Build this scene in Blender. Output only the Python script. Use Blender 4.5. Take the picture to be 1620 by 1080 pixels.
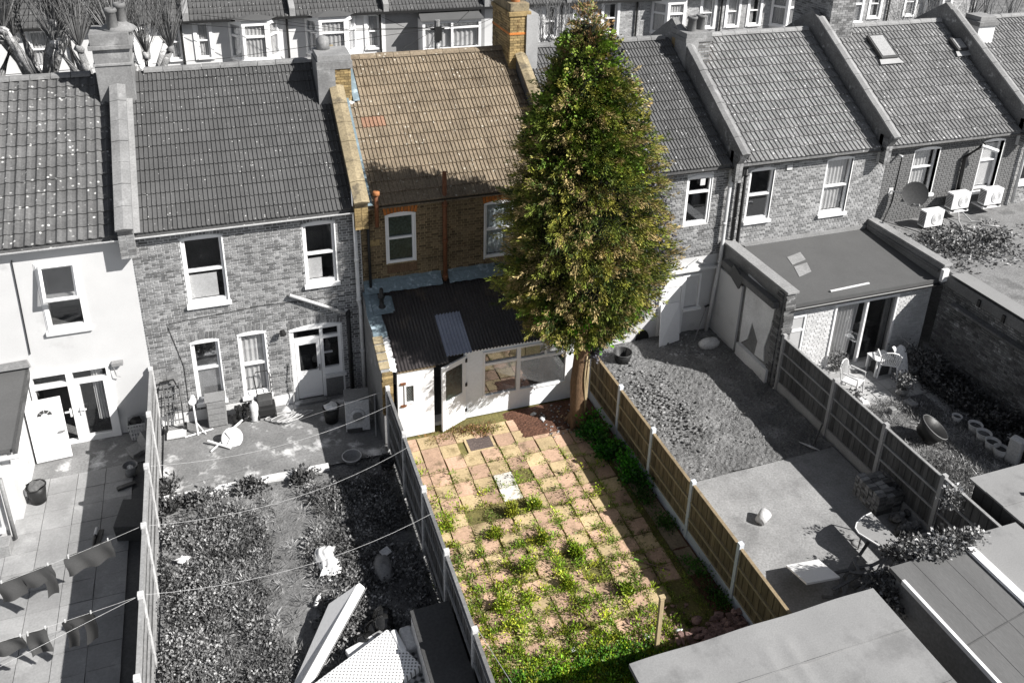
import bpy, math, random
import numpy as np
from mathutils import Vector, Matrix
random.seed(7); rng = np.random.default_rng(7)
for o in list(bpy.data.objects): bpy.data.objects.remove(o)
scene = bpy.context.scene
COL = scene.collection
R_ = math.radians
PI = math.pi

# ------------------------------------------------------------------ camera, sky, sun, exposure
cam_d = bpy.data.cameras.new('camera'); cam = bpy.data.objects.new('camera', cam_d); COL.objects.link(cam)
cam.matrix_world = Matrix(((0.944522, 0.112016, -0.308757, 0), (-0.327675, 0.385802, -0.862430, -19.3), (0.022513, 0.915756, 0.401103, 14.0), (0, 0, 0, 1)))
cam_d.sensor_width = 36; cam_d.lens = 1400.489 / 1620 * 36; cam_d.shift_y = -0.14118
cam_d.clip_start = 0.1; cam_d.clip_end = 900
scene.camera = cam
SUN = Vector((0.90, -0.78, 1.0)).normalized()
w = bpy.data.worlds.new('World'); scene.world = w; w.use_nodes = True
nt = w.node_tree; bg = nt.nodes['Background']
sk = nt.nodes.new('ShaderNodeTexSky'); sk.sky_type = 'NISHITA'; sk.sun_disc = False
sk.sun_elevation = math.asin(SUN.z); sk.sun_rotation = math.atan2(SUN.x, SUN.y); sk.air_density = 0.7; sk.dust_density = 0.4
hs = nt.nodes.new('ShaderNodeHueSaturation'); hs.inputs['Saturation'].default_value = 0.35
nt.links.new(sk.outputs[0], hs.inputs['Color']); nt.links.new(hs.outputs[0], bg.inputs[0]); bg.inputs[1].default_value = 0.058
sd = bpy.data.lights.new('sun', 'SUN'); sd.energy = 5.0; sd.angle = R_(0.5); sd.color = (1.0, 0.975, 0.94)
so = bpy.data.objects.new('sun', sd); COL.objects.link(so); so.rotation_euler = SUN.to_track_quat('Z', 'Y').to_euler(); so.location = (20, -20, 30)
vs = scene.view_settings; vs.view_transform = 'Standard'; vs.look = 'None'; vs.exposure = 0.82; vs.gamma = 1; vs.use_curve_mapping = False
scene.cycles.max_bounces = 5; scene.cycles.transparent_max_bounces = 10; scene.cycles.use_denoising = True

# ------------------------------------------------------------------ materials
def g(v): return (v, v, v)
def mat(name, col, rough=0.85, v=0.22, sc=1.2, fine=0.22, fsc=22, rnd=0.0, bump=0.25, bdist=0.01, spots=None, mix=None, stretch=None, spec=0.3, metal=0.0, attr=None, emis=None):
    m = bpy.data.materials.new(name); m.use_nodes = True; N = m.node_tree.nodes; L = m.node_tree.links
    b = N['Principled BSDF']; b.inputs['Roughness'].default_value = rough; b.inputs['Metallic'].default_value = metal
    b.inputs['Specular IOR Level'].default_value = spec
    geo = N.new('ShaderNodeNewGeometry'); src = geo.outputs['Position']
    if stretch:
        mp = N.new('ShaderNodeMapping'); mp.inputs['Scale'].default_value = stretch; L.new(src, mp.inputs[0]); src = mp.outputs[0]
    def noise(s, d=5):
        n = N.new('ShaderNodeTexNoise'); n.inputs['Scale'].default_value = s; n.inputs['Detail'].default_value = d; n.inputs['Roughness'].default_value = 0.62
        L.new(src, n.inputs['Vector']); return n.outputs[0]
    def mr(x, a, bb, lo=0.3, hi=0.7):
        n = N.new('ShaderNodeMapRange'); n.inputs[1].default_value = lo; n.inputs[2].default_value = hi; n.inputs[3].default_value = a; n.inputs[4].default_value = bb
        L.new(x, n.inputs[0]); return n.outputs[0]
    def mul(x, y):
        n = N.new('ShaderNodeMath'); n.operation = 'MULTIPLY'; L.new(x, n.inputs[0])
        if isinstance(y, float): n.inputs[1].default_value = y
        else: L.new(y, n.inputs[1])
        return n.outputs[0]
    def mixc(f, a, c2, bt='MIX'):
        n = N.new('ShaderNodeMix'); n.data_type = 'RGBA'; n.blend_type = bt; n.clamp_factor = True
        if isinstance(f, float): n.inputs[0].default_value = f
        else: L.new(f, n.inputs[0])
        for i, q in ((6, a), (7, c2)):
            if isinstance(q, tuple): n.inputs[i].default_value = (*q, 1)
            else: L.new(q, n.inputs[i])
        return n.outputs[2]
    nl = noise(sc); nf = noise(fsc, 6)
    if attr:
        at = N.new('ShaderNodeAttribute'); at.attribute_name = attr; c = at.outputs['Color']
    else:
        rg = N.new('ShaderNodeRGB'); rg.outputs[0].default_value = (*col, 1); c = rg.outputs[0]
    if mix: c = mixc(mr(noise(mix[1], 6), 0.0, 1.0, mix[2], mix[2] + 0.12), c, mix[0])
    f = mul(mr(nl, 1 - v, 1 + v), mr(nf, 1 - fine, 1 + fine))
    if rnd:
        oi = N.new('ShaderNodeObjectInfo'); ad = N.new('ShaderNodeMath'); ad.operation = 'ADD'
        L.new(oi.outputs['Random'], ad.inputs[0]); L.new(geo.outputs['Random Per Island'], ad.inputs[1])
        fr = N.new('ShaderNodeMath'); fr.operation = 'FRACT'; L.new(ad.outputs[0], fr.inputs[0])
        f = mul(f, mr(fr.outputs[0], 1 - rnd, 1 + rnd, 0.0, 1.0))
    vm = N.new('ShaderNodeVectorMath'); vm.operation = 'SCALE'; L.new(c, vm.inputs[0]); L.new(f, vm.inputs['Scale']); c = vm.outputs[0]
    if spots:
        vo = N.new('ShaderNodeTexVoronoi'); vo.inputs['Scale'].default_value = spots[1]; L.new(geo.outputs['Position'], vo.inputs['Vector'])
        c = mixc(mul(mr(vo.outputs['Distance'], 1.0, 0.0, spots[2] * 0.6, spots[2]), mr(noise(3.0, 3), 0.0, 1.0, 0.42, 0.58)), c, spots[0])
    L.new(c, b.inputs['Base Color'])
    if bump:
        bp = N.new('ShaderNodeBump'); bp.inputs['Strength'].default_value = bump; bp.inputs['Distance'].default_value = bdist; L.new(nf, bp.inputs['Height']); L.new(bp.outputs[0], b.inputs['Normal'])
    return m
def glass(name, tint=0.9, refl=0.12):
    m = bpy.data.materials.new(name); m.use_nodes = True; N = m.node_tree.nodes; L = m.node_tree.links
    out = N['Material Output']; N.remove(N['Principled BSDF'])
    t = N.new('ShaderNodeBsdfTransparent'); t.inputs[0].default_value = (*g(tint), 1); gl = N.new('ShaderNodeBsdfGlossy'); gl.inputs['Roughness'].default_value = 0.04
    gl.inputs[0].default_value = (0.85, 0.87, 0.9, 1)
    fr = N.new('ShaderNodeLayerWeight'); fr.inputs[0].default_value = 0.5; pw = N.new('ShaderNodeMath'); pw.operation = 'POWER'; pw.inputs[1].default_value = 4; ad = N.new('ShaderNodeMath'); ad.operation = 'MULTIPLY_ADD'; ad.inputs[1].default_value = 0.6; ad.inputs[2].default_value = refl; ad.use_clamp = True
    L.new(fr.outputs['Facing'], pw.inputs[0]); L.new(pw.outputs[0], ad.inputs[0]); mx = N.new('ShaderNodeMixShader'); L.new(ad.outputs[0], mx.inputs[0]); L.new(t.outputs[0], mx.inputs[1]); L.new(gl.outputs[0], mx.inputs[2]); L.new(mx.outputs[0], out.inputs[0])
    return m
def checker(name, a, b, size, dots=False):
    m = mat(name, a, v=0.06, fine=0.05, bump=0.1); N = m.node_tree.nodes; L = m.node_tree.links; bs = N['Principled BSDF']
    tc = N.new('ShaderNodeTexCoord'); sx = N.new('ShaderNodeSeparateXYZ'); L.new(tc.outputs['Object'], sx.inputs[0])
    def wv(o):
        k = N.new('ShaderNodeMath'); k.operation = 'MULTIPLY'; k.inputs[1].default_value = 2 * PI / size; L.new(o, k.inputs[0])
        s = N.new('ShaderNodeMath'); s.operation = 'SINE'; L.new(k.outputs[0], s.inputs[0]); return s.outputs[0]
    u, v_ = wv(sx.outputs[0]), wv(sx.outputs[1])
    q = N.new('ShaderNodeMath'); q.operation = 'MULTIPLY' if dots else 'ADD'; L.new(u, q.inputs[0]); L.new(v_, q.inputs[1])
    r = N.new('ShaderNodeMapRange'); r.inputs[1].default_value = 0.25 if dots else -0.9; r.inputs[2].default_value = 0.5 if dots else 0.9; L.new(q.outputs[0], r.inputs[0])
    n = N.new('ShaderNodeMix'); n.data_type = 'RGBA'; n.inputs[6].default_value = (*a, 1); n.inputs[7].default_value = (*b, 1); L.new(r.outputs[0], n.inputs[0]); L.new(n.outputs[2], bs.inputs['Base Color'])
    return m

LICH = (0.62, 0.62, 0.6)
class MD(dict):
    def __getitem__(s, k): return k if isinstance(k, bpy.types.Material) else dict.__getitem__(s, k)
M = MD(
    tile1=mat('grey_lichened_tile', g(.105), v=.2, fine=.25, rnd=.12, spots=((.5, .5, .49), 7, .24), bump=.3),
    tile2=mat('dark_grey_tile', g(.08), v=.12, fine=.15, rnd=.10, spots=((.5, .5, .49), 8, .15), bump=.2),
    tile3=mat('tan_concrete_tile', (.19, .152, .108), v=.12, fine=.35, rnd=.13, spots=((.5, .47, .4), 6, .2), mix=((.13, .10, .068), 3.2, .56), bump=.4),
    tile3r=mat('reddish_tile', (.23, .135, .09), v=.2, fine=.3, bump=.4),
    tile4=mat('slate_grey_tile', g(.105), v=.12, fine=.2, rnd=.12, spots=((.5, .5, .5), 6, .2), bump=.25),
    tile5=mat('pale_grey_tile', g(.17), v=.14, fine=.3, rnd=.16, spots=((.5, .5, .5), 7, .25), mix=(g(.12), 1.6, .56), bump=.3),
    tile7=mat('far_grey_tile', g(.15), v=.25, fine=.3, rnd=.15),
    brick2=mat('grey_stock_brick', g(.20), v=.2, fine=.25, rnd=.48, bump=.4, mix=(g(.12), 5, .58)),
    brick3=mat('brown_stock_brick', (.145, .108, .064), v=.2, fine=.25, rnd=.45, bump=.4, mix=((.07, .045, .025), 5, .56)),
    brick5=mat('pale_grey_brick', g(.25), v=.15, fine=.2, rnd=.42, bump=.3),
    brickP=mat('grey_painted_brick', g(.15), v=.08, fine=.1, rnd=.05, bump=.4),
    brickE=mat('cream_grey_brick', g(.52), v=.1, fine=.15, rnd=.12, bump=.3),
    brickD=mat('old_dark_brick', g(.14), v=.3, fine=.35, rnd=.45, bump=.6, mix=(g(.42), 3, .60)),
    brickO=mat('orange_red_brick', (.40, .14, .035), v=.2, fine=.25, rnd=.25, bump=.4),
    brickY=mat('yellow_stock_brick', (.26, .19, .09), v=.25, fine=.3, rnd=.35, bump=.5, mix=((.10, .06, .025), 5, .55)),
    mortar=mat('pale_grey_mortar', g(.6), v=.15, fine=.15), mortar3=mat('sandy_mortar', (.30, .23, .13), v=.25, fine=.2), jointG=mat('grey_joint', g(.09), v=.2), mortarD=mat('dark_mortar', g(.12), v=.3), mortarP=mat('grey_painted_joint', g(.11), v=.1),
    render=mat('white_render', g(.54), v=.05, fine=.03, fsc=30, bump=.12, mix=(g(.42), .9, .60)),
    render_d=mat('stained_white_render', g(.66), v=.16, fine=.1, mix=(g(.38), 1.6, .60)),
    cement=mat('grey_cement_render', g(.19), v=.25, fine=.2, mix=(g(.29), 2.2, .58)), cement_l=mat('pale_cement', g(.25), v=.2, fine=.2, mix=(g(.22), 3, .55)),
    cement_c=mat('buff_cement', (.25, .205, .13), v=.3, fine=.3, mix=((.12, .10, .07), 3, .52)),
    lead=mat('blue_grey_lead', (.14, .185, .21), rough=.5, v=.2, fine=.15, mix=((.30, .36, .40), 7, .54), bump=.2), leadg=mat('grey_lead', g(.32), rough=.55, v=.18, fine=.12),
    white=mat('white_paint', g(.82), rough=.45, v=.03, fine=.03, fsc=12, bump=.03), white_c=mat('white_upvc', (.80, .80, .80), rough=.35, v=.02, fine=.02, bump=0),
    white_d=mat('dirty_white_paint', g(.62), rough=.6, v=.14, fine=.12), blue_w=mat('white_masonry_paint', (.80, .82, .84), rough=.7, v=.05, fine=.05, fsc=14, bump=.12),
    black=mat('black_plastic', g(.02), rough=.45, v=.1, fine=.1), dark=mat('dark_interior', g(.012), v=.3, fine=.2, bump=0), room=mat('dim_room', g(.11), v=.3, fine=.1, bump=0),
    grey_l=mat('light_grey_plastic', g(.55), rough=.5, v=.06), grey_m=mat('mid_grey_plastic', g(.22), rough=.5, v=.1), grey_d=mat('dark_grey_plastic', g(.06), rough=.5, v=.12),
    steel=mat('dull_steel', g(.35), rough=.35, metal=.8, v=.12), terr_o=mat('orange_terracotta', (.36, .15, .06), v=.15, fine=.15), pipe_br=mat('rusty_brown_pipe', (.16, .065, .03), rough=.7, v=.25, fine=.3), terr_g=mat('grey_terracotta', g(.14), v=.15),
    felt=mat('grey_roof_felt', g(.09), v=.08, fine=.08, mix=(g(.12), .8, .63), bump=.2), felt_l=mat('pale_roof_felt', g(.235), v=.07, fine=.10, fsc=40, mix=(g(.175), 1.1, .56), bump=.3), felt_m=mat('worn_grey_roof_felt', g(.12), v=.1, fine=.12, stretch=(3, .5, 1)), felt_d=mat('mossy_roof_felt', g(.19), v=.3, fine=.4, mix=(g(.10), 1.2, .53), bump=.5),
    corr=mat('dark_corrugated_sheet', (.045, .04, .04), rough=.3, v=.25, fine=.2, mix=((.10, .078, .06), 1.3, .60), bump=.1, spec=.5), corr_b=mat('bluish_clear_sheet', (.27, .29, .36), rough=.25, v=.15, fine=.1),
    slabP=mat('pink_paving_slab', (.435, .292, .205), v=.2, fine=.22, rnd=.16, mix=((.22, .155, .10), 2.5, .54)), slabB=mat('buff_paving_slab', (.45, .345, .20), v=.2, fine=.22, rnd=.16, mix=((.25, .19, .10), 2.5, .54)), slabW=mat('white_stained_slab', (.60, .57, .52), v=.15, fine=.15, mix=((.33, .25, .17), 4, .53)),
    slabG=mat('grey_paving_slab', g(.26), v=.2, fine=.12, rnd=.10, mix=(g(.34), 1.1, .55)), slabL=mat('pale_grey_slab', g(.36), v=.15, fine=.15, rnd=.1),
    conc=mat('stained_concrete', g(.18), v=.3, fine=.25, mix=(g(.58), 1.4, .54), bump=.4), concB=mat('buff_brown_concrete', (.22, .175, .12), v=.3, fine=.3, mix=((.12, .09, .06), 2, .54), bump=.4), conc2=mat('light_concrete', g(.24), v=.22, fine=.25, mix=(g(.16), .9, .56), bump=.35), kerb=mat('whitewashed_kerb', g(.62), v=.15, fine=.2, mix=(g(.28), 4, .6)),
    soil=mat('dry_grey_soil', g(.15), v=.25, fine=.4, bump=.9, bdist=.03, mix=(g(.24), 1.8, .55)), soil_h=mat('dug_dark_soil', g(.15), v=.3, fine=.5, bump=1.0, bdist=.05, mix=(g(.23), 1.6, .55)), soil_d=mat('dark_grey_soil', g(.07), v=.35, fine=.5, bump=.9, bdist=.03, mix=(g(.15), 1.5, .57)), soil_c=mat('brown_soil', (.095, .045, .028), v=.3, fine=.45, bump=.9, bdist=.03), sand_c=mat('sandy_joint_soil', (.13, .115, .04), v=.3, fine=.4, bump=.6),
    rub=mat('grey_rubble', g(.19), v=.2, fine=.3, rnd=.55), rub_c=mat('pink_rubble', (.25, .16, .14), v=.2, fine=.3, rnd=.35), stone=mat('pale_stone_chips', g(.24), v=.2, rnd=.55), twig=mat('dead_twig', (.24, .13, .06), rnd=.3),
    fenceB=mat('weathered_brown_board', (.155, .12, .072), v=.25, fine=.3, rnd=.28, stretch=(1, 1, .12), bump=.3), fenceR=mat('pale_timber_rail', (.33, .27, .17), v=.15, fine=.2, rnd=.1), fenceG=mat('weathered_grey_board', g(.085), v=.25, fine=.3, rnd=.3, stretch=(1, 1, .12), bump=.3), fenceGR=mat('grey_timber_rail', g(.26), v=.2, fine=.2, rnd=.1), postW=mat('white_concrete_post', (.55, .58, .62), v=.1, fine=.1), postG=mat('grey_concrete_post', g(.33), v=.15, fine=.15), postL=mat('pale_fence_post', g(.5), v=.15, fine=.2), capO=mat('tan_timber_cap', (.24, .185, .115), v=.2, fine=.25),
    timber=mat('pale_timber', (.38, .30, .18), v=.15, fine=.25, stretch=(1, 1, .2)), timber_g=mat('grey_timber', g(.15), v=.25, fine=.25, rnd=.25),
    bark=mat('brown_bark', (.17, .105, .06), v=.3, fine=.5, stretch=(4, 4, .6), bump=1.0, bdist=.03), bark_g=mat('grey_bark', g(.2), v=.4, fine=.5, mix=(g(.5), 3, .5), bump=.8, bdist=.03), whip=mat('grey_twigs', g(.15), v=.3, rnd=.6),
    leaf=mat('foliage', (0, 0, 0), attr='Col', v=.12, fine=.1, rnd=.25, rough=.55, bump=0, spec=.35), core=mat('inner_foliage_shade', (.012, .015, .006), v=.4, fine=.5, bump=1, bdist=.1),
    cloth_d=mat('dark_cloth', g(.035), v=.2, fine=.2, fsc=60), cloth_m=mat('mid_grey_cloth', g(.055), v=.15, fine=.15, fsc=60), cloth_w=mat('pale_cloth', g(.7), v=.08), curtain=mat('net_curtain', g(.55), v=.08, fine=.05, bump=0), curtain_c=mat('blue_white_curtain', (.50, .56, .58), v=.1, fine=.05, bump=0),
    rope=mat('pale_rope', g(.38), v=.1), cable=mat('black_cable', g(.02)), bag=mat('white_plastic_sack', g(.7), rough=.35, v=.12, fine=.1), sheen=mat('black_bin_liner', g(.015), rough=.18, v=.1, spec=.6), road=mat('asphalt', g(.05)), pave=mat('pavement_grey', g(.2)),
    foam_t=mat('grey_foam_face', g(.20), v=.06, fine=.05), foam_e=mat('white_foam_edge', g(.78), v=.03, fine=.03), board=mat('white_sheet_board', g(.8), v=.03, fine=.03), manhole=mat('dark_manhole_plate', (.10, .078, .07), v=.15, fine=.35, spots=((.4, .33, .28), 20, .15)),
    wall_l=mat('pale_painted_wall', g(.62), v=.08, fine=.05), wall_m=mat('mid_painted_wall', g(.28), v=.1, fine=.08), brickF=mat('far_grey_brick', g(.33), v=.2, fine=.3, rnd=.3),
    glass=glass('clear_glass', .92, .06), glass_r=glass('reflective_glass', .8, .2), frost=mat('frosted_glass', g(.42), rough=.35, v=.05, fine=.05, bump=0), frost_g=mat('dark_frosted_glass', (.035, .05, .045), rough=.22, v=.4, fine=.5, fsc=16, spec=.6),
    chk=checker('white_dotted_foam', g(.80), g(.20), .085, True), plaid=checker('grey_plaid_cloth', g(.06), g(.42), .11),
    wattle=mat('woven_grey', g(.4), v=.4, fine=.5, fsc=60),
)

# ------------------------------------------------------------------ mesh helpers
class MB:
    def __init__(s): s.v = []; s.f = []
    def poly(s, pts): i = len(s.v); s.v += [tuple(p) for p in pts]; s.f.append(tuple(range(i, i + len(pts)))); return s
    def box(s, x0, x1, y0, y1, z0, z1):
        i = len(s.v); s.v += [(x0, y0, z0), (x1, y0, z0), (x1, y1, z0), (x0, y1, z0), (x0, y0, z1), (x1, y0, z1), (x1, y1, z1), (x0, y1, z1)]
        s.f += [tuple(i + k for k in q) for q in ((0, 3, 2, 1), (4, 5, 6, 7), (0, 1, 5, 4), (1, 2, 6, 5), (2, 3, 7, 6), (3, 0, 4, 7))]; return s
    def cbox(s, c, d, rz=0, rx=0, ry=0):
        m = Matrix.Translation(c) @ Matrix.Rotation(rz, 4, 'Z') @ Matrix.Rotation(rx, 4, 'X') @ Matrix.Rotation(ry, 4, 'Y')
        a = MB().box(-d[0] / 2, d[0] / 2, -d[1] / 2, d[1] / 2, -d[2] / 2, d[2] / 2); return s.add(a, m)
    def add(s, o, m=None):
        i = len(s.v); s.v += [tuple(m @ Vector(p)) for p in o.v] if m else o.v; s.f += [tuple(i + k for k in q) for q in o.f]; return s
    def prism(s, pts, off):
        n = len(pts); i = len(s.v); s.v += [tuple(p) for p in pts] + [tuple(Vector(p) + Vector(off)) for p in pts]
        s.f += [tuple(i + k for k in range(n - 1, -1, -1)), tuple(i + n + k for k in range(n))] + [(i + k, i + (k + 1) % n, i + n + (k + 1) % n, i + n + k) for k in range(n)]; return s
    def tube(s, pts, r, n=8, cap=True):
        pts = [Vector(p) for p in pts]; rs = r if isinstance(r, (list, tuple)) else [r] * len(pts); i0 = len(s.v)
        for k, p in enumerate(pts):
            d = (pts[min(k + 1, len(pts) - 1)] - pts[max(k - 1, 0)]).normalized()
            u = d.cross(Vector((0, 0, 1)) if abs(d.z) < .9 else Vector((1, 0, 0))).normalized(); w_ = d.cross(u)
            for j in range(n):
                a = 2 * PI * j / n; s.v.append(tuple(p + rs[k] * (u * math.cos(a) + w_ * math.sin(a))))
        for k in range(len(pts) - 1):
            for j in range(n): a = i0 + k * n + j; b = i0 + k * n + (j + 1) % n; s.f.append((a, b, b + n, a + n))
        if cap: s.f.append(tuple(i0 + j for j in range(n - 1, -1, -1))); s.f.append(tuple(i0 + (len(pts) - 1) * n + j for j in range(n)))
        return s
    def lathe(s, prof, c=(0, 0, 0), n=16):
        i0 = len(s.v)
        for r, z in prof:
            for j in range(n): a = 2 * PI * j / n; s.v.append((c[0] + r * math.cos(a), c[1] + r * math.sin(a), c[2] + z))
        for k in range(len(prof) - 1):
            for j in range(n): a = i0 + k * n + j; b = i0 + k * n + (j + 1) % n; s.f.append((a, b, b + n, a + n))
        return s
    def grid(s, nu, nv, fn):
        i0 = len(s.v)
        for a in range(nu + 1):
            for b in range(nv + 1): s.v.append(tuple(fn(a / nu, b / nv)))
        for a in range(nu):
            for b in range(nv): q = i0 + a * (nv + 1) + b; s.f.append((q, q + nv + 1, q + nv + 2, q + 1))
        return s
    def blob(s, c, r, n=7, j=.25):
        i0 = len(s.v); nb = max(4, n // 2 + 1)
        for a in range(nb + 1):
            for b in range(n):
                t = PI * a / nb; p = 2 * PI * b / n; q = 1 + random.uniform(-j, j)
                s.v.append((c[0] + r[0] * q * math.sin(t) * math.cos(p), c[1] + r[1] * q * math.sin(t) * math.sin(p), c[2] + r[2] * q * math.cos(t)))
        for a in range(nb):
            for b in range(n): p = i0 + a * n + b; q = i0 + a * n + (b + 1) % n; s.f.append((p, p + n, q + n, q))
        return s
    def data(s, name, m):
        me = bpy.data.meshes.new(name); me.from_pydata(s.v, [], s.f)
        if m: me.materials.append(m)
        me.update(); return me
def link(name, data, parent=None):
    o = bpy.data.objects.new(name, data); COL.objects.link(o)
    if parent: o.parent = parent
    return o
def W(parent):   # world-coordinates offset of a parent that only translates
    v = Vector((0, 0, 0))
    while parent: v += parent.location; parent = parent.parent
    return v
def part(name, mb, m, parent, smooth=False, bevel=0):
    """mb in world coordinates; the parent chain only translates"""
    o = link(name, mb.data(name, M[m] if isinstance(m, str) else m), parent)
    o.location = -W(parent) if parent else (0, 0, 0)
    if smooth:
        for p in o.data.polygons: p.use_smooth = True
    if bevel: b = o.modifiers.new('bevel', 'BEVEL'); b.width = bevel; b.segments = 2; b.limit_method = 'ANGLE'
    return o
def tag(o, label=None, cat=None, group=None, kind=None):
    if label: o['label'] = label
    if cat: o['category'] = cat
    if group: o['group'] = group
    if kind: o['kind'] = kind
    return o
def thing(name, loc, label, cat, group=None):
    o = link(name, None); o.location = loc; return tag(o, label, cat, group)
def one(name, mb, m, label, cat, group=None, smooth=False, bevel=0, loc=(0, 0, 0)):
    o = part(name, mb, m, None, smooth, bevel); o.location = loc; return tag(o, label, cat, group)
def struct(name, mb, m): return tag(part(name, mb, m, None), kind='structure')
def local(name, mb, m, parent, smooth=False, bevel=0):
    o = link(name, mb.data(name, M[m] if isinstance(m, str) else m), parent)
    if smooth:
        for p in o.data.polygons: p.use_smooth = True
    if bevel: b = o.modifiers.new('bevel', 'BEVEL'); b.width = bevel; b.segments = 2; b.limit_method = 'ANGLE'
    return o
def copy_tree(o, parent=None):
    c = o.copy(); COL.objects.link(c); c.parent = parent
    for ch in [x for x in o.children]: copy_tree(ch, c)
    return c
def arrmesh(name, verts, quads, cols=None, m='leaf'):
    me = bpy.data.meshes.new(name); nv = len(verts); nq = len(quads)
    me.vertices.add(nv); me.vertices.foreach_set('co', verts.astype(np.float32).ravel())
    me.loops.add(nq * 4); me.loops.foreach_set('vertex_index', quads.astype(np.int32).ravel())
    me.polygons.add(nq); me.polygons.foreach_set('loop_start', np.arange(0, nq * 4, 4, dtype=np.int32)); me.polygons.foreach_set('loop_total', np.full(nq, 4, dtype=np.int32))
    me.update(calc_edges=True)
    if cols is not None:
        a = me.color_attributes.new('Col', 'FLOAT_COLOR', 'POINT'); a.data.foreach_set('color', np.concatenate([cols, np.ones((nv, 1))], 1).astype(np.float32).ravel())
    me.materials.append(M[m]); return me
def leaves(name, P, D, size, cols, aspect=.5, parent=None, curl=.25):
    """one diamond leaf per point P, pointing along D"""
    n = len(P); D = D / (np.linalg.norm(D, axis=1, keepdims=True) + 1e-9); rnd_ = rng.normal(size=(n, 3)); S = np.cross(D, rnd_); S /= np.linalg.norm(S, axis=1, keepdims=True) + 1e-9; Nn = np.cross(D, S)
    size = np.broadcast_to(size, n)[:, None]
    v = np.empty((n, 4, 3)); v[:, 0] = P; v[:, 1] = P + D * size * .5 + S * size * aspect * .5 + Nn * size * curl * .3; v[:, 2] = P + D * size; v[:, 3] = P + D * size * .5 - S * size * aspect * .5 + Nn * size * curl * .3
    c = np.repeat(cols, 4, axis=0); o = link(name, arrmesh(name, v.reshape(-1, 3), np.arange(n * 4).reshape(-1, 4), c), parent)
    if parent: o.location = -W(parent)
    return o

# ------------------------------------------------------------------ brickwork, tiles, windows
BW, BH = .212, .0715
def brick_mesh(L, m, nm='brick'): return MB().box(0, L - .019, -.012, .02, 0, BH - .019).data(nm, M[m])
def brick_wall(parent, x0, x1, z0, z1, openings, bm, mm, Y=0.0, th=.24, n_ind=0, ind_from=0.0, name='wall'):
    """mortar backing with real openings; separate bricks proud of it. openings: (x0,x1,z0,z1)"""
    xs = sorted({x0, x1, *[min(max(v, x0), x1) for o in openings for v in o[:2]]}); mb = MB()
    for a, b in zip(xs, xs[1:]):
        zs = [(z0, z0)] + sorted((o[2], o[3]) for o in openings if o[0] < (a + b) / 2 < o[1]) + [(z1, z1)]
        for (p, q), (r, s_) in zip(zs, zs[1:]):
            if r - q > .003: mb.box(a, b, Y, Y + th, q, r)
    wall = part(name, mb, mm, parent)
    meshes = {}; rest = MB(); cand = []
    z = z0; row = 0
    while z < z1 - .02:
        x = x0 - (BW * .75 if row % 2 else 0); k = 0
        while x < x1:
            L = BW if k % 2 == 0 else BW / 2
            a, b = max(x, x0), min(x + L, x1); segs = [(a, b)]
            for o in openings:
                if o[2] - .01 < z + BH / 2 < o[3] + (o[4] if len(o) > 4 else 0):
                    ns = []
                    for (p, q) in segs:
                        l_, r_ = o[0] - .032, o[1] + .045
                        if r_ <= p or l_ >= q: ns.append((p, q))
                        else:
                            if l_ - p > .03: ns.append((p, l_ + .012))
                            if q - r_ > .03: ns.append((r_, q))
                    segs = ns
            for (p, q) in segs:
                if q - p > .03: cand.append((p, q - p, z))
            x += L; k += 1
        z += BH; row += 1
    full = [c for c in cand if abs(c[1] - BW) < .002 and c[2] >= ind_from][:n_ind]; fs = set(full)
    if n_ind: me = brick_mesh(BW, bm)
    for c in cand:
        if c in fs:
            o = link('brick', me, wall); o.location = Vector((c[0], Y - random.uniform(0, .004), c[2])) - W(wall)
        else:
            j = random.uniform(0, .004); rest.box(c[0], c[0] + c[1] - .019, Y - .012 - j, Y + .01, c[2], c[2] + BH - .019)
    b = part('brickwork', rest, bm, wall); b['kind'] = 'stuff'
    return wall
def arch_bricks(wall, x0, x1, z, bm, Y=0.0, h=.2, rise=.05):
    n = int((x1 - x0 + .12) / .075); me = MB().box(-.031, .031, -.016, .02, 0, h - .01).data('arch_brick', M[bm])
    for i in range(n):
        t = (i + .5) / n; x = x0 - .06 + t * (x1 - x0 + .12); o = link('brick', me, wall)
        o.location = Vector((x, Y - .002 * (i % 2), z + rise * (1 - (2 * t - 1) ** 2))) - W(wall); o.rotation_euler = (0, (t - .5) * .35, 0)
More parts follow.
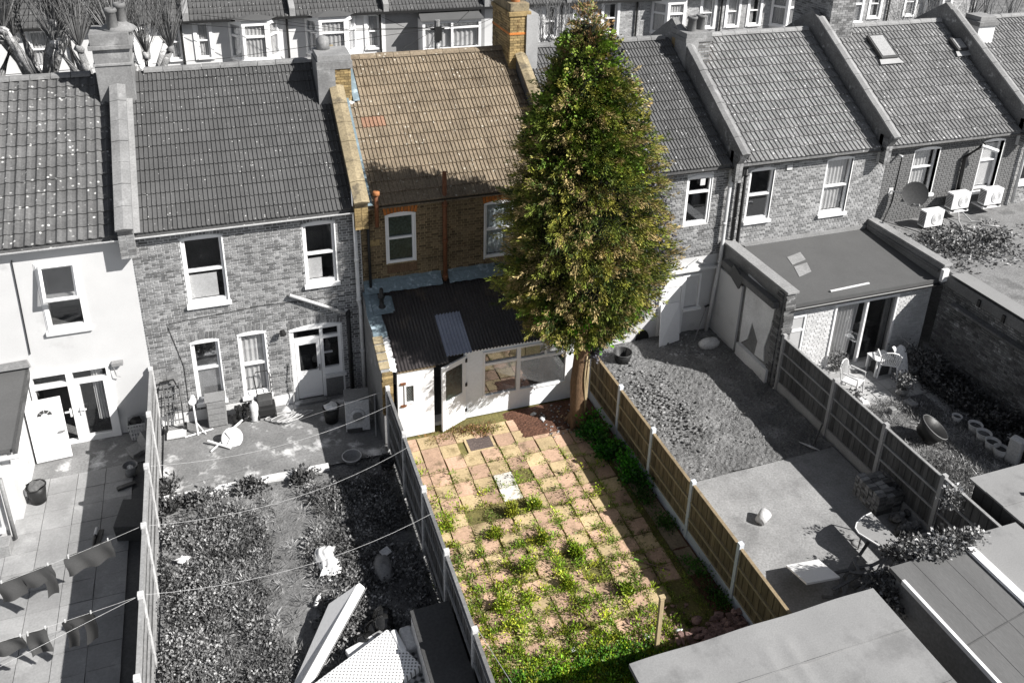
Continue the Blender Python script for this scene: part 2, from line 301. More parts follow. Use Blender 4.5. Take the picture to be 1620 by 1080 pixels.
def sash(parent, x0, x1, z0, z1, Y=0.0, split=.5, curtain=None, sill=True, arch=False, fm='white_c', gm='glass', label=None, side=None, fw=.06, depth=.09, behind='room', blind=None):
    y = Y + depth; fr = MB()
    fr.box(x0, x0 + fw, y - .05, y + .03, z0, z1).box(x1 - fw, x1, y - .05, y + .03, z0, z1).box(x0 + fw, x1 - fw, y - .05, y + .03, z1 - fw, z1).box(x0 + fw, x1 - fw, y - .05, y + .03, z0, z0 + fw * 1.2)
    zm = z0 + (z1 - z0) * split; pz = [(z0 + fw * 1.2, z1 - fw)]
    if split: fr.box(x0 + fw, x1 - fw, y - .06, y + .03, zm - fw * .45, zm + fw * .45); pz = [(z0 + fw * 1.2, zm - fw * .45), (zm + fw * .45, z1 - fw)]
    xc = [(x0 + fw, x1 - fw)]
    if side: xm = x0 + (x1 - x0) * side; fr.box(xm - fw * .4, xm + fw * .4, y - .062, y + .03, z0, z1 - fw + .001); xc = [(x0 + fw, xm - fw * .4), (xm + fw * .4, x1 - fw)]
    fr.box(x0 - .03, x0, Y - .012, y, z0, z1).box(x1, x1 + .03, Y - .012, y, z0, z1)
    if arch:
        pts = [(x0 - .03 + (x1 - x0 + .06) * t / 8, Y - .02, z1 + .065 * (1 - (t / 4 - 1) ** 2)) for t in range(9)]; fr.prism([(x0 - .03, Y - .02, z1 - .03)] + pts + [(x1 + .03, Y - .02, z1 - .03)], (0, .05, 0))
    wn = part('window', fr, fm, parent)
    if label: wn['label'] = label
    for (a, b) in pz:
        for (c, d) in xc: part('pane', MB().box(c, d, y - .005, y + .005, a, b), gm, wn)
    part('interior', MB().poly([(x0, Y + .75, z0), (x1, Y + .75, z0), (x1, Y + .75, z1), (x0, Y + .75, z1)]).poly([(x0, y + .03, z1), (x1, y + .03, z1), (x1, Y + .75, z1), (x0, Y + .75, z1)]).poly([(x0, y + .03, z0), (x1, y + .03, z0), (x1, Y + .75, z0), (x0, Y + .75, z0)]).poly([(x0, y + .03, z0), (x0, Y + .75, z0), (x0, Y + .75, z1), (x0, y + .03, z1)]).poly([(x1, y + .03, z0), (x1, Y + .75, z0), (x1, Y + .75, z1), (x1, y + .03, z1)]), behind, wn)
    if sill: part('sill', MB().box(x0 - .07, x1 + .07, Y - .09, y - .05, z0 - .09, z0 - .002), fm if sill is True else sill, wn, bevel=.006)
    if curtain:
        cx = curtain if isinstance(curtain, tuple) else (0.0, 1.0, 'curtain'); a, b = x0 + fw + cx[0] * (x1 - x0 - 2 * fw), x0 + fw + cx[1] * (x1 - x0 - 2 * fw); n = max(3, int((b - a) / .11))
        part('curtain', MB().grid(n * 6, 1, lambda u, v_: (a + u * (b - a), y + .06 + .018 * math.sin(u * n * 2 * PI + (1 - v_) * .6), z0 + .08 + v_ * (z1 - z0 - .12))), cx[2], wn, smooth=True)
    if blind: part('board', MB().box(x0 + fw, x0 + fw + (x1 - x0 - 2 * fw) * blind[0], y + .02, y + .03, z0 + .1, z0 + (z1 - z0) * blind[1]), 'white_d', wn)
    return wn

Y_R, Z_R, Y_E, Z_E = 3.9, 7.82, -.16, 5.29
SLOPE = math.atan2(Z_R - Z_E, Y_R - Y_E); SL = math.hypot(Z_R - Z_E, Y_R - Y_E)
def roof_pt(x, s, h=0.0): return Vector((x, Y_E + s * math.cos(SLOPE) - h * math.sin(SLOPE), Z_E + s * math.sin(SLOPE) + h * math.cos(SLOPE)))
def tile_mesh(w_, gauge, ribs, m, kind='rib'):
    """a single interlocking tile: profiled top, drop at its lower edge"""
    prof = []
    if kind == 'rib':
        for r in range(ribs):
            a = r / ribs * w_; p = w_ / ribs; prof += [(a, .0), (a + p * .14, .026), (a + p * .30, .026), (a + p * .42, .002)]
        prof.append((w_ - .004, .0))
    else:
        for r in range(ribs):
            for k in range(5): t = k / 5; prof.append(((r + t) / ribs * w_, .036 * max(0, math.sin(t * 2 * PI)) ** .8 if t < .5 else -.004))
        prof.append((w_ - .003, .0))
    mb = MB(); n = len(prof); Lc, Ls = gauge + .05, .04
    for (x, h) in prof: mb.v += [(x, 0, h - .004), (x, 0, h + Ls), (x, Lc, h)]
    for k in range(n - 1): a = 3 * k; mb.f += [(a, a + 3, a + 4, a + 1), (a + 1, a + 4, a + 5, a + 2)]
    return mb.data('tile', M[m])
def tiled_roof(parent, x0, x1, m, tw=.3, rows=14, ribs=3, kind='rib', skip=None, special=None, back=True):
    pts = [roof_pt(x0, -.02, -.02), roof_pt(x1, -.02, -.02), roof_pt(x1, SL, -.02), roof_pt(x0, SL, -.02)]
    mb = MB().prism([tuple(p) for p in pts], (0, 0, -.08))
    if back: mb.prism([tuple(roof_pt(x0, SL, -.01)), tuple(roof_pt(x1, SL, -.01)), (x1, 2 * Y_R - Y_E, Z_E), (x0, 2 * Y_R - Y_E, Z_E)], (0, 0, -.08))
    rf = part('roof', mb, m, parent); cols = round((x1 - x0) / tw); tw = (x1 - x0) / cols; ga = SL / rows; me = tile_mesh(tw, ga, ribs, m, kind); k = 0; rest = MB(); me2 = None
    for r in range(rows):
        for c in range(cols):
            if skip and skip(x0 + (c + .5) * tw, (r + .5) * ga): continue
            o = link('tile', me, rf); o.location = roof_pt(x0 + c * tw, r * ga - .03, random.uniform(0, .004)) - W(rf); o.rotation_euler = (SLOPE + random.uniform(-.006, .006), random.uniform(-.006, .006), random.uniform(-.006, .006)); k += 1
            if special and special(r, c): me2 = me2 or tile_mesh(tw, ga, ribs, special(r, c), kind); o.data = me2; o['label'] = 'reddish replacement tile'
    return rf
def ridge(parent, x0, x1, m, step=.45, lbl=None):
    n = max(1, round((x1 - x0) / step)); st = (x1 - x0) / n; me = MB()
    prof = [(.13 * math.cos(a), .11 * math.sin(a)) for a in [PI * k / 6 for k in range(7)]]
    me.v = [(x, p[0], p[1]) for x in (0, st - .012) for p in prof]; me.f = [(k, k + 1, k + 8, k + 7) for k in range(6)] + [tuple(range(6, -1, -1)), tuple(range(7, 14))]
    d = me.data('ridge_tile', M[m])
    for i in range(n): o = link('ridge_tile', d, parent); o.location = Vector((x0 + i * st, Y_R, Z_R - .015 + random.uniform(-.006, .006))) - W(parent)
def half_gutter(parent, x0, x1, m, z=None, Y=None, r=.06):
    z = Z_E - .07 if z is None else z; Y = Y_E - .04 if Y is None else Y; mb = MB(); prof = [(Y + r * math.cos(a), z + r * math.sin(a)) for a in [PI + PI * k / 6 for k in range(7)]]; prof += [(p[0] * .86 + Y * .14, p[1] * .86 + z * .14 + .001) for p in prof[::-1]]
    mb.prism([(x0, a, b) for a, b in prof], (x1 - x0, 0, 0)); return part('gutter', mb, m, parent)
PW = .15
def party_wall(x, label, m_side, m_cap, flash=None, pier='brickY', top=.34, hw=PW):
    xa = x - hw; xb = x + hw
    t = thing('parapet_wall', (x, 0, 5), label, 'parapet wall', 'party wall parapets between the roofs'); S = SL
    a0 = roof_pt(0, -.12, -.1); a1 = roof_pt(0, S, -.1); b1 = roof_pt(0, S, top); b0 = roof_pt(0, -.12, top)
    part('wall', MB().prism([(xa, a0.y, a0.z), (xa, a1.y, a1.z), (xa, Y_R, Z_R + top * 1.15), (xa, b0.y, b0.z)], (xb - xa, 0, 0)).prism([(xa, a1.y, a1.z - .1), (xa, 2 * Y_R - Y_E, Z_E), (xa, 2 * Y_R - Y_E, Z_E + top), (xa, Y_R, Z_R + top * 1.15)], (xb - xa, 0, 0)), m_side, t)
    n = 8
    for i in range(n):
        p0, p1 = roof_pt(0, -.14 + (S + .1) * i / n, top), roof_pt(0, -.14 + (S + .1) * (i + 1) / n - .012, top); h = random.uniform(0, .012)
        pr = [(xa - .03, 0, .0), (xa - .03, 0, .045 + h), (xa * .5 + xb * .5, 0, .085 + h), (xb + .03, 0, .045 + h), (xb + .03, 0, 0)]; mb = MB(); nn = 5
        mb.v = [(q[0], p.y - q[2] * math.sin(SLOPE), p.z + q[2] * math.cos(SLOPE)) for p in (p0, p1) for q in pr]; mb.f = [(k, (k + 1) % 5, 5 + (k + 1) % 5, 5 + k) for k in range(5)] + [(4, 3, 2, 1, 0), (5, 6, 7, 8, 9)]
        part('coping_stone', mb, m_cap, t)
    # the brick pier with the kneeler at the eaves
    mb = MB(); z = Z_E - .55; k = 0; y0 = a0.y - .02
    part('pier_core', MB().box(xa, xb, y0 - .1, .02, Z_E - .5, b0.z - .03), 'mortar3' if pier == 'brickY' else 'mortar', t)
    zz = Z_E - .5
    while zz < b0.z - .06:
        mb.box(xa - .008, (xa + xb) / 2 - .006, y0 - .11, y0 + .1, zz, zz + .06); mb.box((xa + xb) / 2 + .006, xb + .008, y0 - .11, y0 + .1, zz, zz + .06); zz += .0715
    part('pier_bricks', mb, pier, t)
    if flash: part('lead_flashing', MB().prism([tuple(roof_pt(xb, -.05, .085)), tuple(roof_pt(xb, S, .085)), tuple(roof_pt(xb + .14, S, .085)), tuple(roof_pt(xb + .14, -.05, .085))], (0, 0, .012)).prism([tuple(roof_pt(xb, -.05, .085)), tuple(roof_pt(xb, S, .085)), tuple(roof_pt(xb, S, .24)), tuple(roof_pt(xb, -.05, .24))], (.012, 0, 0)), flash, t)
    return t
def chimney(x0, x1, y0, y1, z0, z1, label, m_body, bricks=None, caps=(), pots=(), m_cap='cement', pot_m='terr_g', mort='mortar3'):
    t = thing('chimney', ((x0 + x1) / 2, (y0 + y1) / 2, z0), label, 'chimney', 'chimney stacks of the terrace')
    part('stack', MB().box(x0, x1, y0, y1, z0, z1), m_body if not bricks else mort, t, bevel=0 if bricks else .012)
    if bricks:
        faces, bm = bricks
        mb = MB(); z = z0 + .02; r = 0
        while z < z1 - .04:
            for f in faces:
                a, b = (x0, x1) if f in 'F' else (y0, y1); p = a - (BW * .5 if r % 2 else 0)
                while p < b:
                    q0, q1 = max(p, a), min(p + BW - .012, b); p += BW
                    if q1 - q0 < .03: continue
                    j = random.uniform(0, .005)
                    if f == 'F': mb.box(q0, q1, y0 - .012 - j, y0 + .01, z, z + .06)
                    elif f == 'L': mb.box(x0 - .012 - j, x0 + .01, q0, q1, z, z + .06)
                    else: mb.box(x1 - .01, x1 + .012 + j, q0, q1, z, z + .06)
            z += BH; r += 1
        part('brickwork', mb, bm, t)['kind'] = 'stuff'
    for (za, zb, e, m) in caps: part('cap_course', MB().box(x0 - e, x1 + e, y0 - e, y1 + e, za, zb), m, t, bevel=.01)
    for (px, py, r, h, zb) in pots:
        part('pot', MB().lathe([(r * .95, 0), (r, .03), (r * .85, h * .8), (r * 1.12, h * .84), (r * 1.12, h * .93), (r * .95, h), (r * .78, h), (r * .7, h * .6)], (px, py, zb), 14), pot_m, t, smooth=True)
    return t
def pipe(name, pts, r, m, label, cat='pipe', group=None, sockets=(), n=10):
    t = thing(name, pts[0], label, cat, group); part('tube', MB().tube(pts, r, n), m, t, smooth=True)
    for s_ in sockets: s_ = Vector(s_); part('bracket', MB().tube([s_ - Vector((0, 0, .04)), s_ + Vector((0, 0, .04))], r * 1.28, n), m, t, smooth=True)
    return t

# ------------------------------------------------------------------ the setting: ground and street
struct('ground', MB().poly([(-300, -200, -.06), (300, -200, -.06), (300, 400, -.06), (-300, 400, -.06)]), 'soil')
def sheet(name, x0, x1, y0, y1, m, z=0.0, n=24, amp=0.0, kind='structure'):
    nx = max(1, int((x1 - x0) / .12)) if amp else 1; ny = max(1, int((y1 - y0) / .12)) if amp else 1
    mb = MB().grid(nx, ny, lambda u, v_: (x0 + u * (x1 - x0), y0 + v_ * (y1 - y0), z + (random.uniform(-1, 1) * amp if amp else 0)))
    o = part(name, mb, m, None, smooth=bool(amp)); return tag(o, kind=kind)
sheet('patio_bed', -12, -2.15, -12, 0, 'mortarD', -.045)
sheet('concrete_yard', -1.98, 3.0, -2.62, 0, 'conc', -.01)
sheet('garden_soil', -1.98, 3.05, -12, -2.72, 'soil', -.02, amp=.022)
sheet('sandy_joint_bed', 3.15, 8.4, -11, -1.0, 'sand_c', -.035)
tag(part('rubble_soil', MB().grid(60, 70, lambda u, v_: (8.5 + 4.8 * u, -5.7 + 5.7 * v_, .02 + .03 * math.sin(u * 17 + 3 * math.sin(v_ * 9)) * math.sin(v_ * 15 + u * 5) + random.uniform(-.016, .016))), 'soil_h', None), kind='structure')
struct('concrete_slab', MB().prism([(8.5, -5.78, -.02), (13.28, -5.7, -.02), (13.28, -12, -.02), (8.5, -12, -.02)], (0, 0, .06)), 'conc2')
sheet('lawn_soil', 13.4, 18.4, -12, -4.0, 'soil', -.02, amp=.02)
sheet('border_soil', 17.35, 18.45, -12, -3.0, 'soil_d', .0, amp=.03)
sheet('patio_base', 13.45, 17.4, -4.6, -2.9, 'conc2', .0)
sheet('road', -40, 60, 11.2, 16.6, 'road', -.03); sheet('pavement', -40, 60, 9.4, 11.2, 'pave', .06); sheet('far_pavement', -40, 60, 16.6, 18.4, 'pave', .06)
struct('whitewashed_kerb', MB().box(-1.95, 1.62, -2.79, -2.60, -.03, .05), 'kerb')

# ------------------------------------------------------------------ houses of the terrace
def house(x0, x1, label):
    h = thing('terraced_house', ((x0 + x1) / 2, 0, 0), label, 'house', 'terraced houses seen from behind')
    part('front_wall', MB().box(x0 + .02, x1 - .02, 7.75, 7.95, 0, 5.1), 'wall_m', h); return h
# house with the white render
H1 = house(-8, -2.05, 'white rendered house with lichened rolled roof tiles, at the left edge')
op1 = [(-4.0, -3.17, 3.08, 4.78), (-4.62, -2.93, 0, 2.03), (-7.2, -6.4, 3.1, 4.8)]
xs = [-8, -7.2, -6.4, -4.62, -4.0, -3.17, -2.93, -2.05]; mb = MB()
for a, b in zip(xs, xs[1:]):
    zs = [(0, 0)] + sorted((o[2], o[3]) for o in op1 if o[0] < (a + b) / 2 < o[1]) + [(5.28, 5.28)]
    for (p, q), (r, s_) in zip(zs, zs[1:]):
        if r - q > .003: mb.box(a, b, 0, .24, q, r)
part('wall', mb, 'render', H1)
wn = sash(H1, -4.0, -3.17, 3.08, 4.78, split=.5, sill=False, depth=.02, fw=.09)
part('opening_casement', MB().prism([(-3.93, -.06, 4.7), (-3.25, -.06, 4.7), (-3.25, -.2, 3.95), (-3.93, -.2, 3.95)], (0, .04, .0)), 'glass_r', wn)
fr = MB()
for a, b in (((-3.93, -.07, 4.7), (-3.25, -.07, 4.7)), ((-3.93, -.22, 3.95), (-3.25, -.22, 3.95)), ((-3.93, -.07, 4.7), (-3.93, -.22, 3.95)), ((-3.25, -.07, 4.7), (-3.25, -.22, 3.95))): fr.tube([a, b], .05, 4)
part('casement_frame', fr, 'white_c', wn)
part('sill', MB().box(-4.06, -3.1, -.07, .0, 2.98, 3.07), 'white_d', wn)
dg = part('glazed_door_frame', MB().box(-4.62, -4.54, -.06, .05, 0, 2.03).box(-3.01, -2.93, -.06, .05, 0, 2.03).box(-4.54, -3.01, -.06, .05, 1.95, 2.03).box(-4.54, -3.01, -.06, .05, 1.62, 1.72).box(-3.86, -3.72, -.065, .05, 0, 1.95).box(-3.72, -3.62, -.06, .05, 0, 1.62).box(-3.11, -3.01, -.06, .05, 0, 1.62).box(-3.62, -3.11, -.06, .05, 0, .14).box(-4.54, -3.86, -.06, .05, 0, .08), 'white_c', H1)
for a, b, c, d in ((-4.54, -3.86, 1.72, 1.95), (-3.72, -3.01, 1.72, 1.95), (-3.62, -3.11, .14, 1.62)): part('pane', MB().box(a, b, -.01, 0, c, d), 'glass', dg)
part('curtain', MB().grid(40, 1, lambda u, v_: (-3.36 + u * .25, .12 + .02 * math.sin(u * 25), .45 + v_ * 1.5)), 'curtain', dg, smooth=True)
part('interior', MB().poly([(-4.62, 1, 0), (-2.93, 1, 0), (-2.93, 1, 2.03), (-4.62, 1, 2.03)]).poly([(-4.62, .05, 2.03), (-2.93, .05, 2.03), (-2.93, 1, 2.03), (-4.62, 1, 2.03)]).poly([(-4.62, .05, 0), (-4.62, 1, 0), (-4.62, 1, 2.03), (-4.62, .05, 2.03)]).poly([(-2.93, .05, 0), (-2.93, 1, 0), (-2.93, 1, 2.03), (-2.93, .05, 2.03)]), 'room', dg)
for x in (-3.9, -3.68): part('handle', MB().box(x - .02, x + .02, -.09, -.06, .78, 1.0).box(x - .02, x + (.12 if x > -3.8 else -.12), -.12, -.09, .92, .95), 'white_c', dg)
AN = .06; dc = Vector((-4.33, -.56, .86)); dl = part('door_leaf', MB().cbox(dc, (.74, .05, 1.66), rz=AN), 'white_c', H1, bevel=.008); dl['label'] = 'open white door leaf with fan-shaped lights'
ca, sa_ = math.cos(AN), math.sin(AN)
for k in range(4):
    t0, t1 = PI * (k + .08) / 4, PI * (k + .92) / 4; P = [(.07 * math.cos(t0), .07 * math.sin(t0)), (.16 * math.cos(t0), .16 * math.sin(t0)), (.16 * math.cos(t1), .16 * math.sin(t1)), (.07 * math.cos(t1), .07 * math.sin(t1))]
    part('fan_light', MB().prism([(dc.x + ca * x, dc.y - .032 + sa_ * x, 1.27 + z) for x, z in P], (0, .004, 0)), 'grey_d', dl)
part('handle', MB().cbox((dc.x + ca * .28, dc.y - .05, .8), (.12, .03, .03), rz=AN), 'grey_m', dl)
part('door_side', MB().cbox((-4.68, -.3, .86), (.05, .5, 1.66)), 'white_c', dl)
tiled_roof(H1, -8, -2.25, 'tile1', tw=.4, rows=14, ribs=2, kind='roll'); ridge(H1, -8, -2.7, 'cement'); half_gutter(H1, -8, -2.1, 'grey_l')
part('cable', MB().tube([(-4.41,-0.03,4.938), (-4.427,-0.03,4.041), (-4.461,-0.03,2.584)], .012, 5), 'black', H1)
part('wall_lamp', MB().box(-2.86, -2.62, -.14, -.01, 1.98, 2.06).tube([(-2.84, -.1, 1.98), (-2.8, -.1, 1.7), (-2.72, -.1, 1.66)], .012, 5), 'grey_m', H1)

# grey stock brick house
H2 = house(-2.05, 3.05, 'grey brick house with white sash windows and dark ribbed tiles')
op2 = [(-1.0, -.14, 3.24, 4.93, .2), (1.70, 2.42, 3.34, 4.93, .2), (-1.1, -.5, .5, 2.2, .2), (-.02, .58, .45, 2.22, .2), (1.2, 2.42, .0, 2.12, .2), ]
wl = brick_wall(H2, -2.05, 3.05, .0, 5.28, op2, 'brick2', 'mortar', n_ind=290)
for o in op2[:4]: arch_bricks(wl, o[0], o[1], o[3] + .03, 'brick2')
arch_bricks(wl, 1.2, 2.42, 2.15, 'brick2', rise=.08)
part('plinth', MB().box(-2.0, 1.15, -.03, -.013, 0, .3), 'white_d', H2)
sash(H2, *op2[0][:4], arch=True, blind=(.82, .42), label='broad upper sash with a white board behind its lower half')
sash(H2, *op2[1][:4], arch=True, blind=(.55, .4), label='upper sash with a stained sill')
sash(H2, *op2[2][:4], arch=True, split=.55, gm='glass_r', blind=(1.0, .5)); sash(H2, *op2[3][:4], arch=True, split=.5, curtain=(0, 1, 'curtain'))
fr = MB().box(1.2, 1.27, .03, .12, 0, 2.12).box(2.35, 2.42, .03, .12, .68, 2.12).box(1.27, 2.35, .03, .12, 2.04, 2.12).box(1.27, 2.35, .03, .12, 1.74, 1.82).box(1.9, 1.98, .025, .12, 0, 2.04).box(1.98, 2.35, .03, .12, .68, .86).box(1.98, 2.2, .03, .12, 1.3, 1.305)
fr.prism([(1.17, -.02, 2.09)] + [(1.17 + 1.28 * t / 10, -.02, 2.12 + .11 * (1 - (t / 5 - 1) ** 2)) for t in range(11)] + [(2.45, -.02, 2.09)], (0, .06, 0))
dr = part('door_frame', fr, 'white_c', H2)
for a, b, c, d in ((1.27, 1.9, 1.82, 2.04), (1.98, 2.35, 1.82, 2.04), (1.98, 2.35, .86, 1.74)): part('pane', MB().box(a, b, .07, .08, c, d), 'glass', dr)
part('interior', MB().poly([(1.2, .7, 0), (2.42, .7, 0), (2.42, .7, 2.1), (1.2, .7, 2.1)]).poly([(1.2, .12, 2.1), (2.42, .12, 2.1), (2.42, .7, 2.1), (1.2, .7, 2.1)]), 'dark', dr)
dd = part('door', MB().box(1.28, 1.37, .04, .1, .05, 1.73).box(1.80, 1.89, .04, .1, .05, 1.73).box(1.37, 1.8, .04, .1, 1.64, 1.73).box(1.37, 1.8, .04, .1, .05, .14).box(1.37, 1.8, .04, .1, .74, .84).box(1.37, 1.8, .055, .09, .14, .74), 'white_c', H2)
part('pane', MB().box(1.37, 1.8, .06, .07, .84, 1.64), 'glass', dd); part('handle', MB().box(1.83, 1.86, .0, .04, .84, 1.0).box(1.76, 1.86, -.02, .0, .93, .95), 'grey_m', dd)
part('brick_panel', MB().box(1.98, 2.42, .0, .1, 0, .66), 'brick2', H2); part('side_sill', MB().box(1.97, 2.5, -.07, .03, .6, .68), 'white_d', H2); part('door_step', MB().box(1.15, 1.95, -.18, -.01, 0, .05), 'conc', H2)
tiled_roof(H2, -1.93, 2.90, 'tile2', tw=.3, ribs=3); ridge(H2, -1.5, 2.6, 'cement'); half_gutter(H2, -2.0, 3.12, 'white_d')
part('cable', MB().tube([(-1.35, -.02, .1), (-1.33, -.02, 1.6), (-1.55, -.02, 2.75), (-1.5, -.02, 2.83), (.6, -.02, 2.95), (2.8, -.02, 2.9)], .008, 4), 'cable', H2)
part('vent_plate', MB().box(-1.75, -1.5, -.02, -.01, 1.25, 1.5), 'cement', H2)
pipe('waste_pipe', [(1.254,-0.1,3.173), (2.55,-0.1,2.451), (2.58, -.1, 2.55)], .045, 'white_d', 'sloping white waste pipe across the grey brick wall', sockets=[])
pipe('drain_stack', [(2.62, -.1, 2.5), (2.62, -.1, .0)], .05, 'black', 'short black drain stack right of the glazed back door', sockets=[(2.62, -.1, 2.4), (2.62, -.1, 1.2)])
pipe('downpipe', [(2.9, -.12, 5.75), (2.9, -.12, 2.75), (2.93, -.12, 2.6), (2.93, -.12, 0)], .05, 'white_d', 'tall white downpipe between the grey and the brown brick houses', sockets=[(2.9, -.12, 3.9), (2.9, -.12, 2.8), (2.93, -.12, 1.3)])
ft = thing('security_lamp', (1.0, -.1, 2.2), 'small black lamp on the grey brick wall beside the back door', 'lamp'); part('arm', MB().tube([(.95, -.02, 2.1), (1.0, -.15, 2.2)], .02, 6), 'black', ft); part('head', MB().tube([(1.0, -.12, 2.24), (1.02, -.22, 2.16)], [.06, .085], 10), 'black', ft)

# the house for sale: brown brick, tan tiles
H3 = house(3.05, 8.3, 'brown brick house with tan tiles and black corrugated lean-to, in colour')
op3 = [(3.68, 4.38, 3.60, 4.92, .24), (6.2, 6.92, 3.36, 4.92, .24)]
wl = brick_wall(H3, 3.05, 8.3, 2.3, 5.28, op3, 'brick3', 'mortar3', n_ind=290)
for o in op3: arch_bricks(wl, o[0], o[1], o[3] + .02, 'brickO', h=.2, Y=-.02)
part('wall_base', MB().box(3.05, 8.3, 0, .24, 0, 2.3), 'render_d', H3)
sash(H3, *op3[0][:4], arch=True, gm='frost_g', sill=False, split=.52, depth=.06, label='left window with dark patterned glass'); sash(H3, *op3[1][:4], arch=True, curtain=(0, 1, 'curtain_c'), sill=False, split=.52, label='right window with pale blue curtains behind the tree')
part('under_sill', MB().box(3.66, 4.42, -.018, -.005, 3.34, 3.56), 'bark', H3); part('patch', MB().box(3.2, 3.5, -.02, -.012, 4.15, 4.32), 'brickY', H3)
tiled_roof(H3, 3.22, 8.05, 'tile3', tw=.3, ribs=3, special=lambda r, c: M['tile3r'] if (r == 7 and c in (1, 2)) else None); ridge(H3, 3.4, 8.0, 'tile3'); half_gutter(H3, 3.2, 8.1, 'black', z=Z_E - .02, Y=Y_E - .01, r=.04)
pipe('soil_stack', [(5.12, -.12, 2.98), (5.12, -.12, 5.95)], .055, 'pipe_br', 'brown soil stack rising above the tan roof eaves', sockets=[(5.12, -.12, 3.1), (5.12, -.12, 4.1), (5.12, -.12, 5.08)])
t = pipe('flue_pipe', [(3.42, -.2, 4.75), (3.42, -.25, 5.6)], .05, 'pipe_br', 'short copper flue pipe beside the left brown brick window'); part('flue_cap', MB().lathe([(.05, 0), (.085, .02), (.085, .1), (.06, .12), (.0, .12)], (3.42, -.25, 5.58), 12), 'terr_o', t, smooth=True)
pipe('vent_pipe', [(3.22, -.08, 5.0), (3.22, -.08, 3.0)], .035, 'black', 'thin black pipe down the shaded corner of brown brick wall')

# lean-to of that house
LT = thing('lean_to_extension', (5.6, -1.0, 0), 'white lean-to extension under a black corrugated roof', 'extension')
def lz(y): return 2.95 + .43 * y
def corr(x0, x1, ya, yb, m, lift=0.0, nm='roof_sheet'):
    n = max(8, int((x1 - x0) / .0127)); h = lambda x: .019 * math.sin(2 * PI * x / .083)
    mb = MB().grid(n, 1, lambda u, v_: (x0 + u * (x1 - x0), ya + v_ * (yb - ya), lz(ya + v_ * (yb - ya)) + lift + h(x0 + u * (x1 - x0))))
    mb.grid(n, 1, lambda u, v_: (x0 + u * (x1 - x0), ya, lz(ya) + lift + h(x0 + u * (x1 - x0)) - .008 * v_)); return part(nm, mb, m, LT, smooth=True)
for i, (a, b) in enumerate(((3.32, 4.24), (4.2, 4.64), (4.6, 5.24), (5.2, 6.2), (6.16, 7.2), (7.16, 8.22))):
    ya = -2.27 if b < 5 else -2.08
    if i == 2: corr(a, b, -1.05, .0, 'corr', .004); corr(a, b, -2.1, -.98, 'corr_b', .008, 'clear_sheet')
    else: corr(a, b, ya, 0, 'corr', .006 * (i % 2))
for fa, fb in ((3.05, 5.03), (5.21, 7.3)): part('lead_flashing', MB().grid(24, 4, lambda u, v_: (fa + u * (fb - fa), -.03 - .2 * v_ + random.uniform(-.012, .012) * v_, 3.14 - .2 * v_ + random.uniform(-.012, .014))).grid(12, 1, lambda u, v_: (fa + u * (fb - fa), -.02, 3.12 + v_ * (.1 + .012 * (int(u * 12) % 3)))), 'lead', LT, smooth=False)
mb = MB().grid(6, 12, lambda u, v_: (3.0 + u * .34 + .02 * math.sin(v_ * 9), -.1 - v_ * 1.3, lz(-.1 - v_ * 1.3) + .05 + random.uniform(-.008, .012))); mb.grid(4, 4, lambda u, v_: (3.3 + u * .38, -.3 - v_ * .42, lz(-.3 - v_ * .42) + .035 + random.uniform(-.004, .006)))
part('lead_valley', mb, 'lead', LT, smooth=True)
part('side_wall', MB().prism([(3.0, 0, 0), (3.0, 0, 2.95), (3.0, -2.3, 2.02), (3.0, -2.3, 0)], (.2, 0, 0)), 'cement', LT)
part('verge_mortar', MB().grid(3, 20, lambda u, v_: (3.2 + u * .17 + random.uniform(-.03, .03), -1.4 - v_ * .9, lz(-1.4 - v_ * .9) + .04 + random.uniform(-.015, .02))), 'render_d', LT)
t = MB()
for k in range(4): t.cbox((3.1, -1.45 - .22 * k, lz(-1.45 - .22 * k) + .05), (.24, .2, .07), rx=.4)
part('coping_stone', t, 'cement_c', LT, bevel=.01)
mb = MB(); z = .9
while z < 2.0:
    mb.box(3.0 + random.uniform(-.01, .01), 3.25, -2.36 + random.uniform(-.01, .01), -2.28, z, z + .06); z += .0715
part('exposed_bricks', mb, 'brickY', LT)
# toilet block at its left
part('closet_wall', MB().box(3.38, 3.56, -2.2, -2.08, 0, 1.93).box(3.78, 4.26, -2.2, -2.08, 0, 1.93).box(3.56, 3.78, -2.2, -2.08, 0, 1.02).box(3.56, 3.78, -2.2, -2.08, 1.5, 1.93).box(4.16, 4.26, -2.08, -1.2, 0, 1.95), 'white', LT)
cw = part('closet_window', MB().box(3.54, 3.58, -2.23, -2.16, .98, 1.54).box(3.76, 3.80, -2.23, -2.16, .98, 1.54).box(3.58, 3.76, -2.23, -2.16, 1.49, 1.54).box(3.58, 3.76, -2.23, -2.16, .98, 1.03), 'white_c', LT)
part('pane', MB().box(3.58, 3.76, -2.19, -2.18, 1.03, 1.49), 'frost_g', cw)
lead = MB()
for k in range(-3, 6): x = 3.58 + k * .05; lead.tube([(max(3.58, x), -2.195, 1.03 + max(0, (3.58 - x)) * 1.6), (min(3.76, x + .29), -2.195, 1.03 + (min(3.76, x + .29) - x) * 1.6)], .004, 4); lead.tube([(min(3.76, 7.34 - x), -2.195, 1.03 + max(0, (3.58 - x)) * 1.6), (max(3.58, 7.34 - x - .29), -2.195, 1.03 + (min(3.76, x + .29) - x) * 1.6)], .004, 4)
part('lattice', lead, 'steel', cw)
for z in (1.55, .92): part('rusty_bracket', MB().box(3.45, 3.58, -2.24, -2.2, z, z + .05), 'pipe_br', LT)
part('fascia_board', MB().box(3.4, 4.3, -2.24, -2.2, 1.9, 1.97), 'capO', LT)
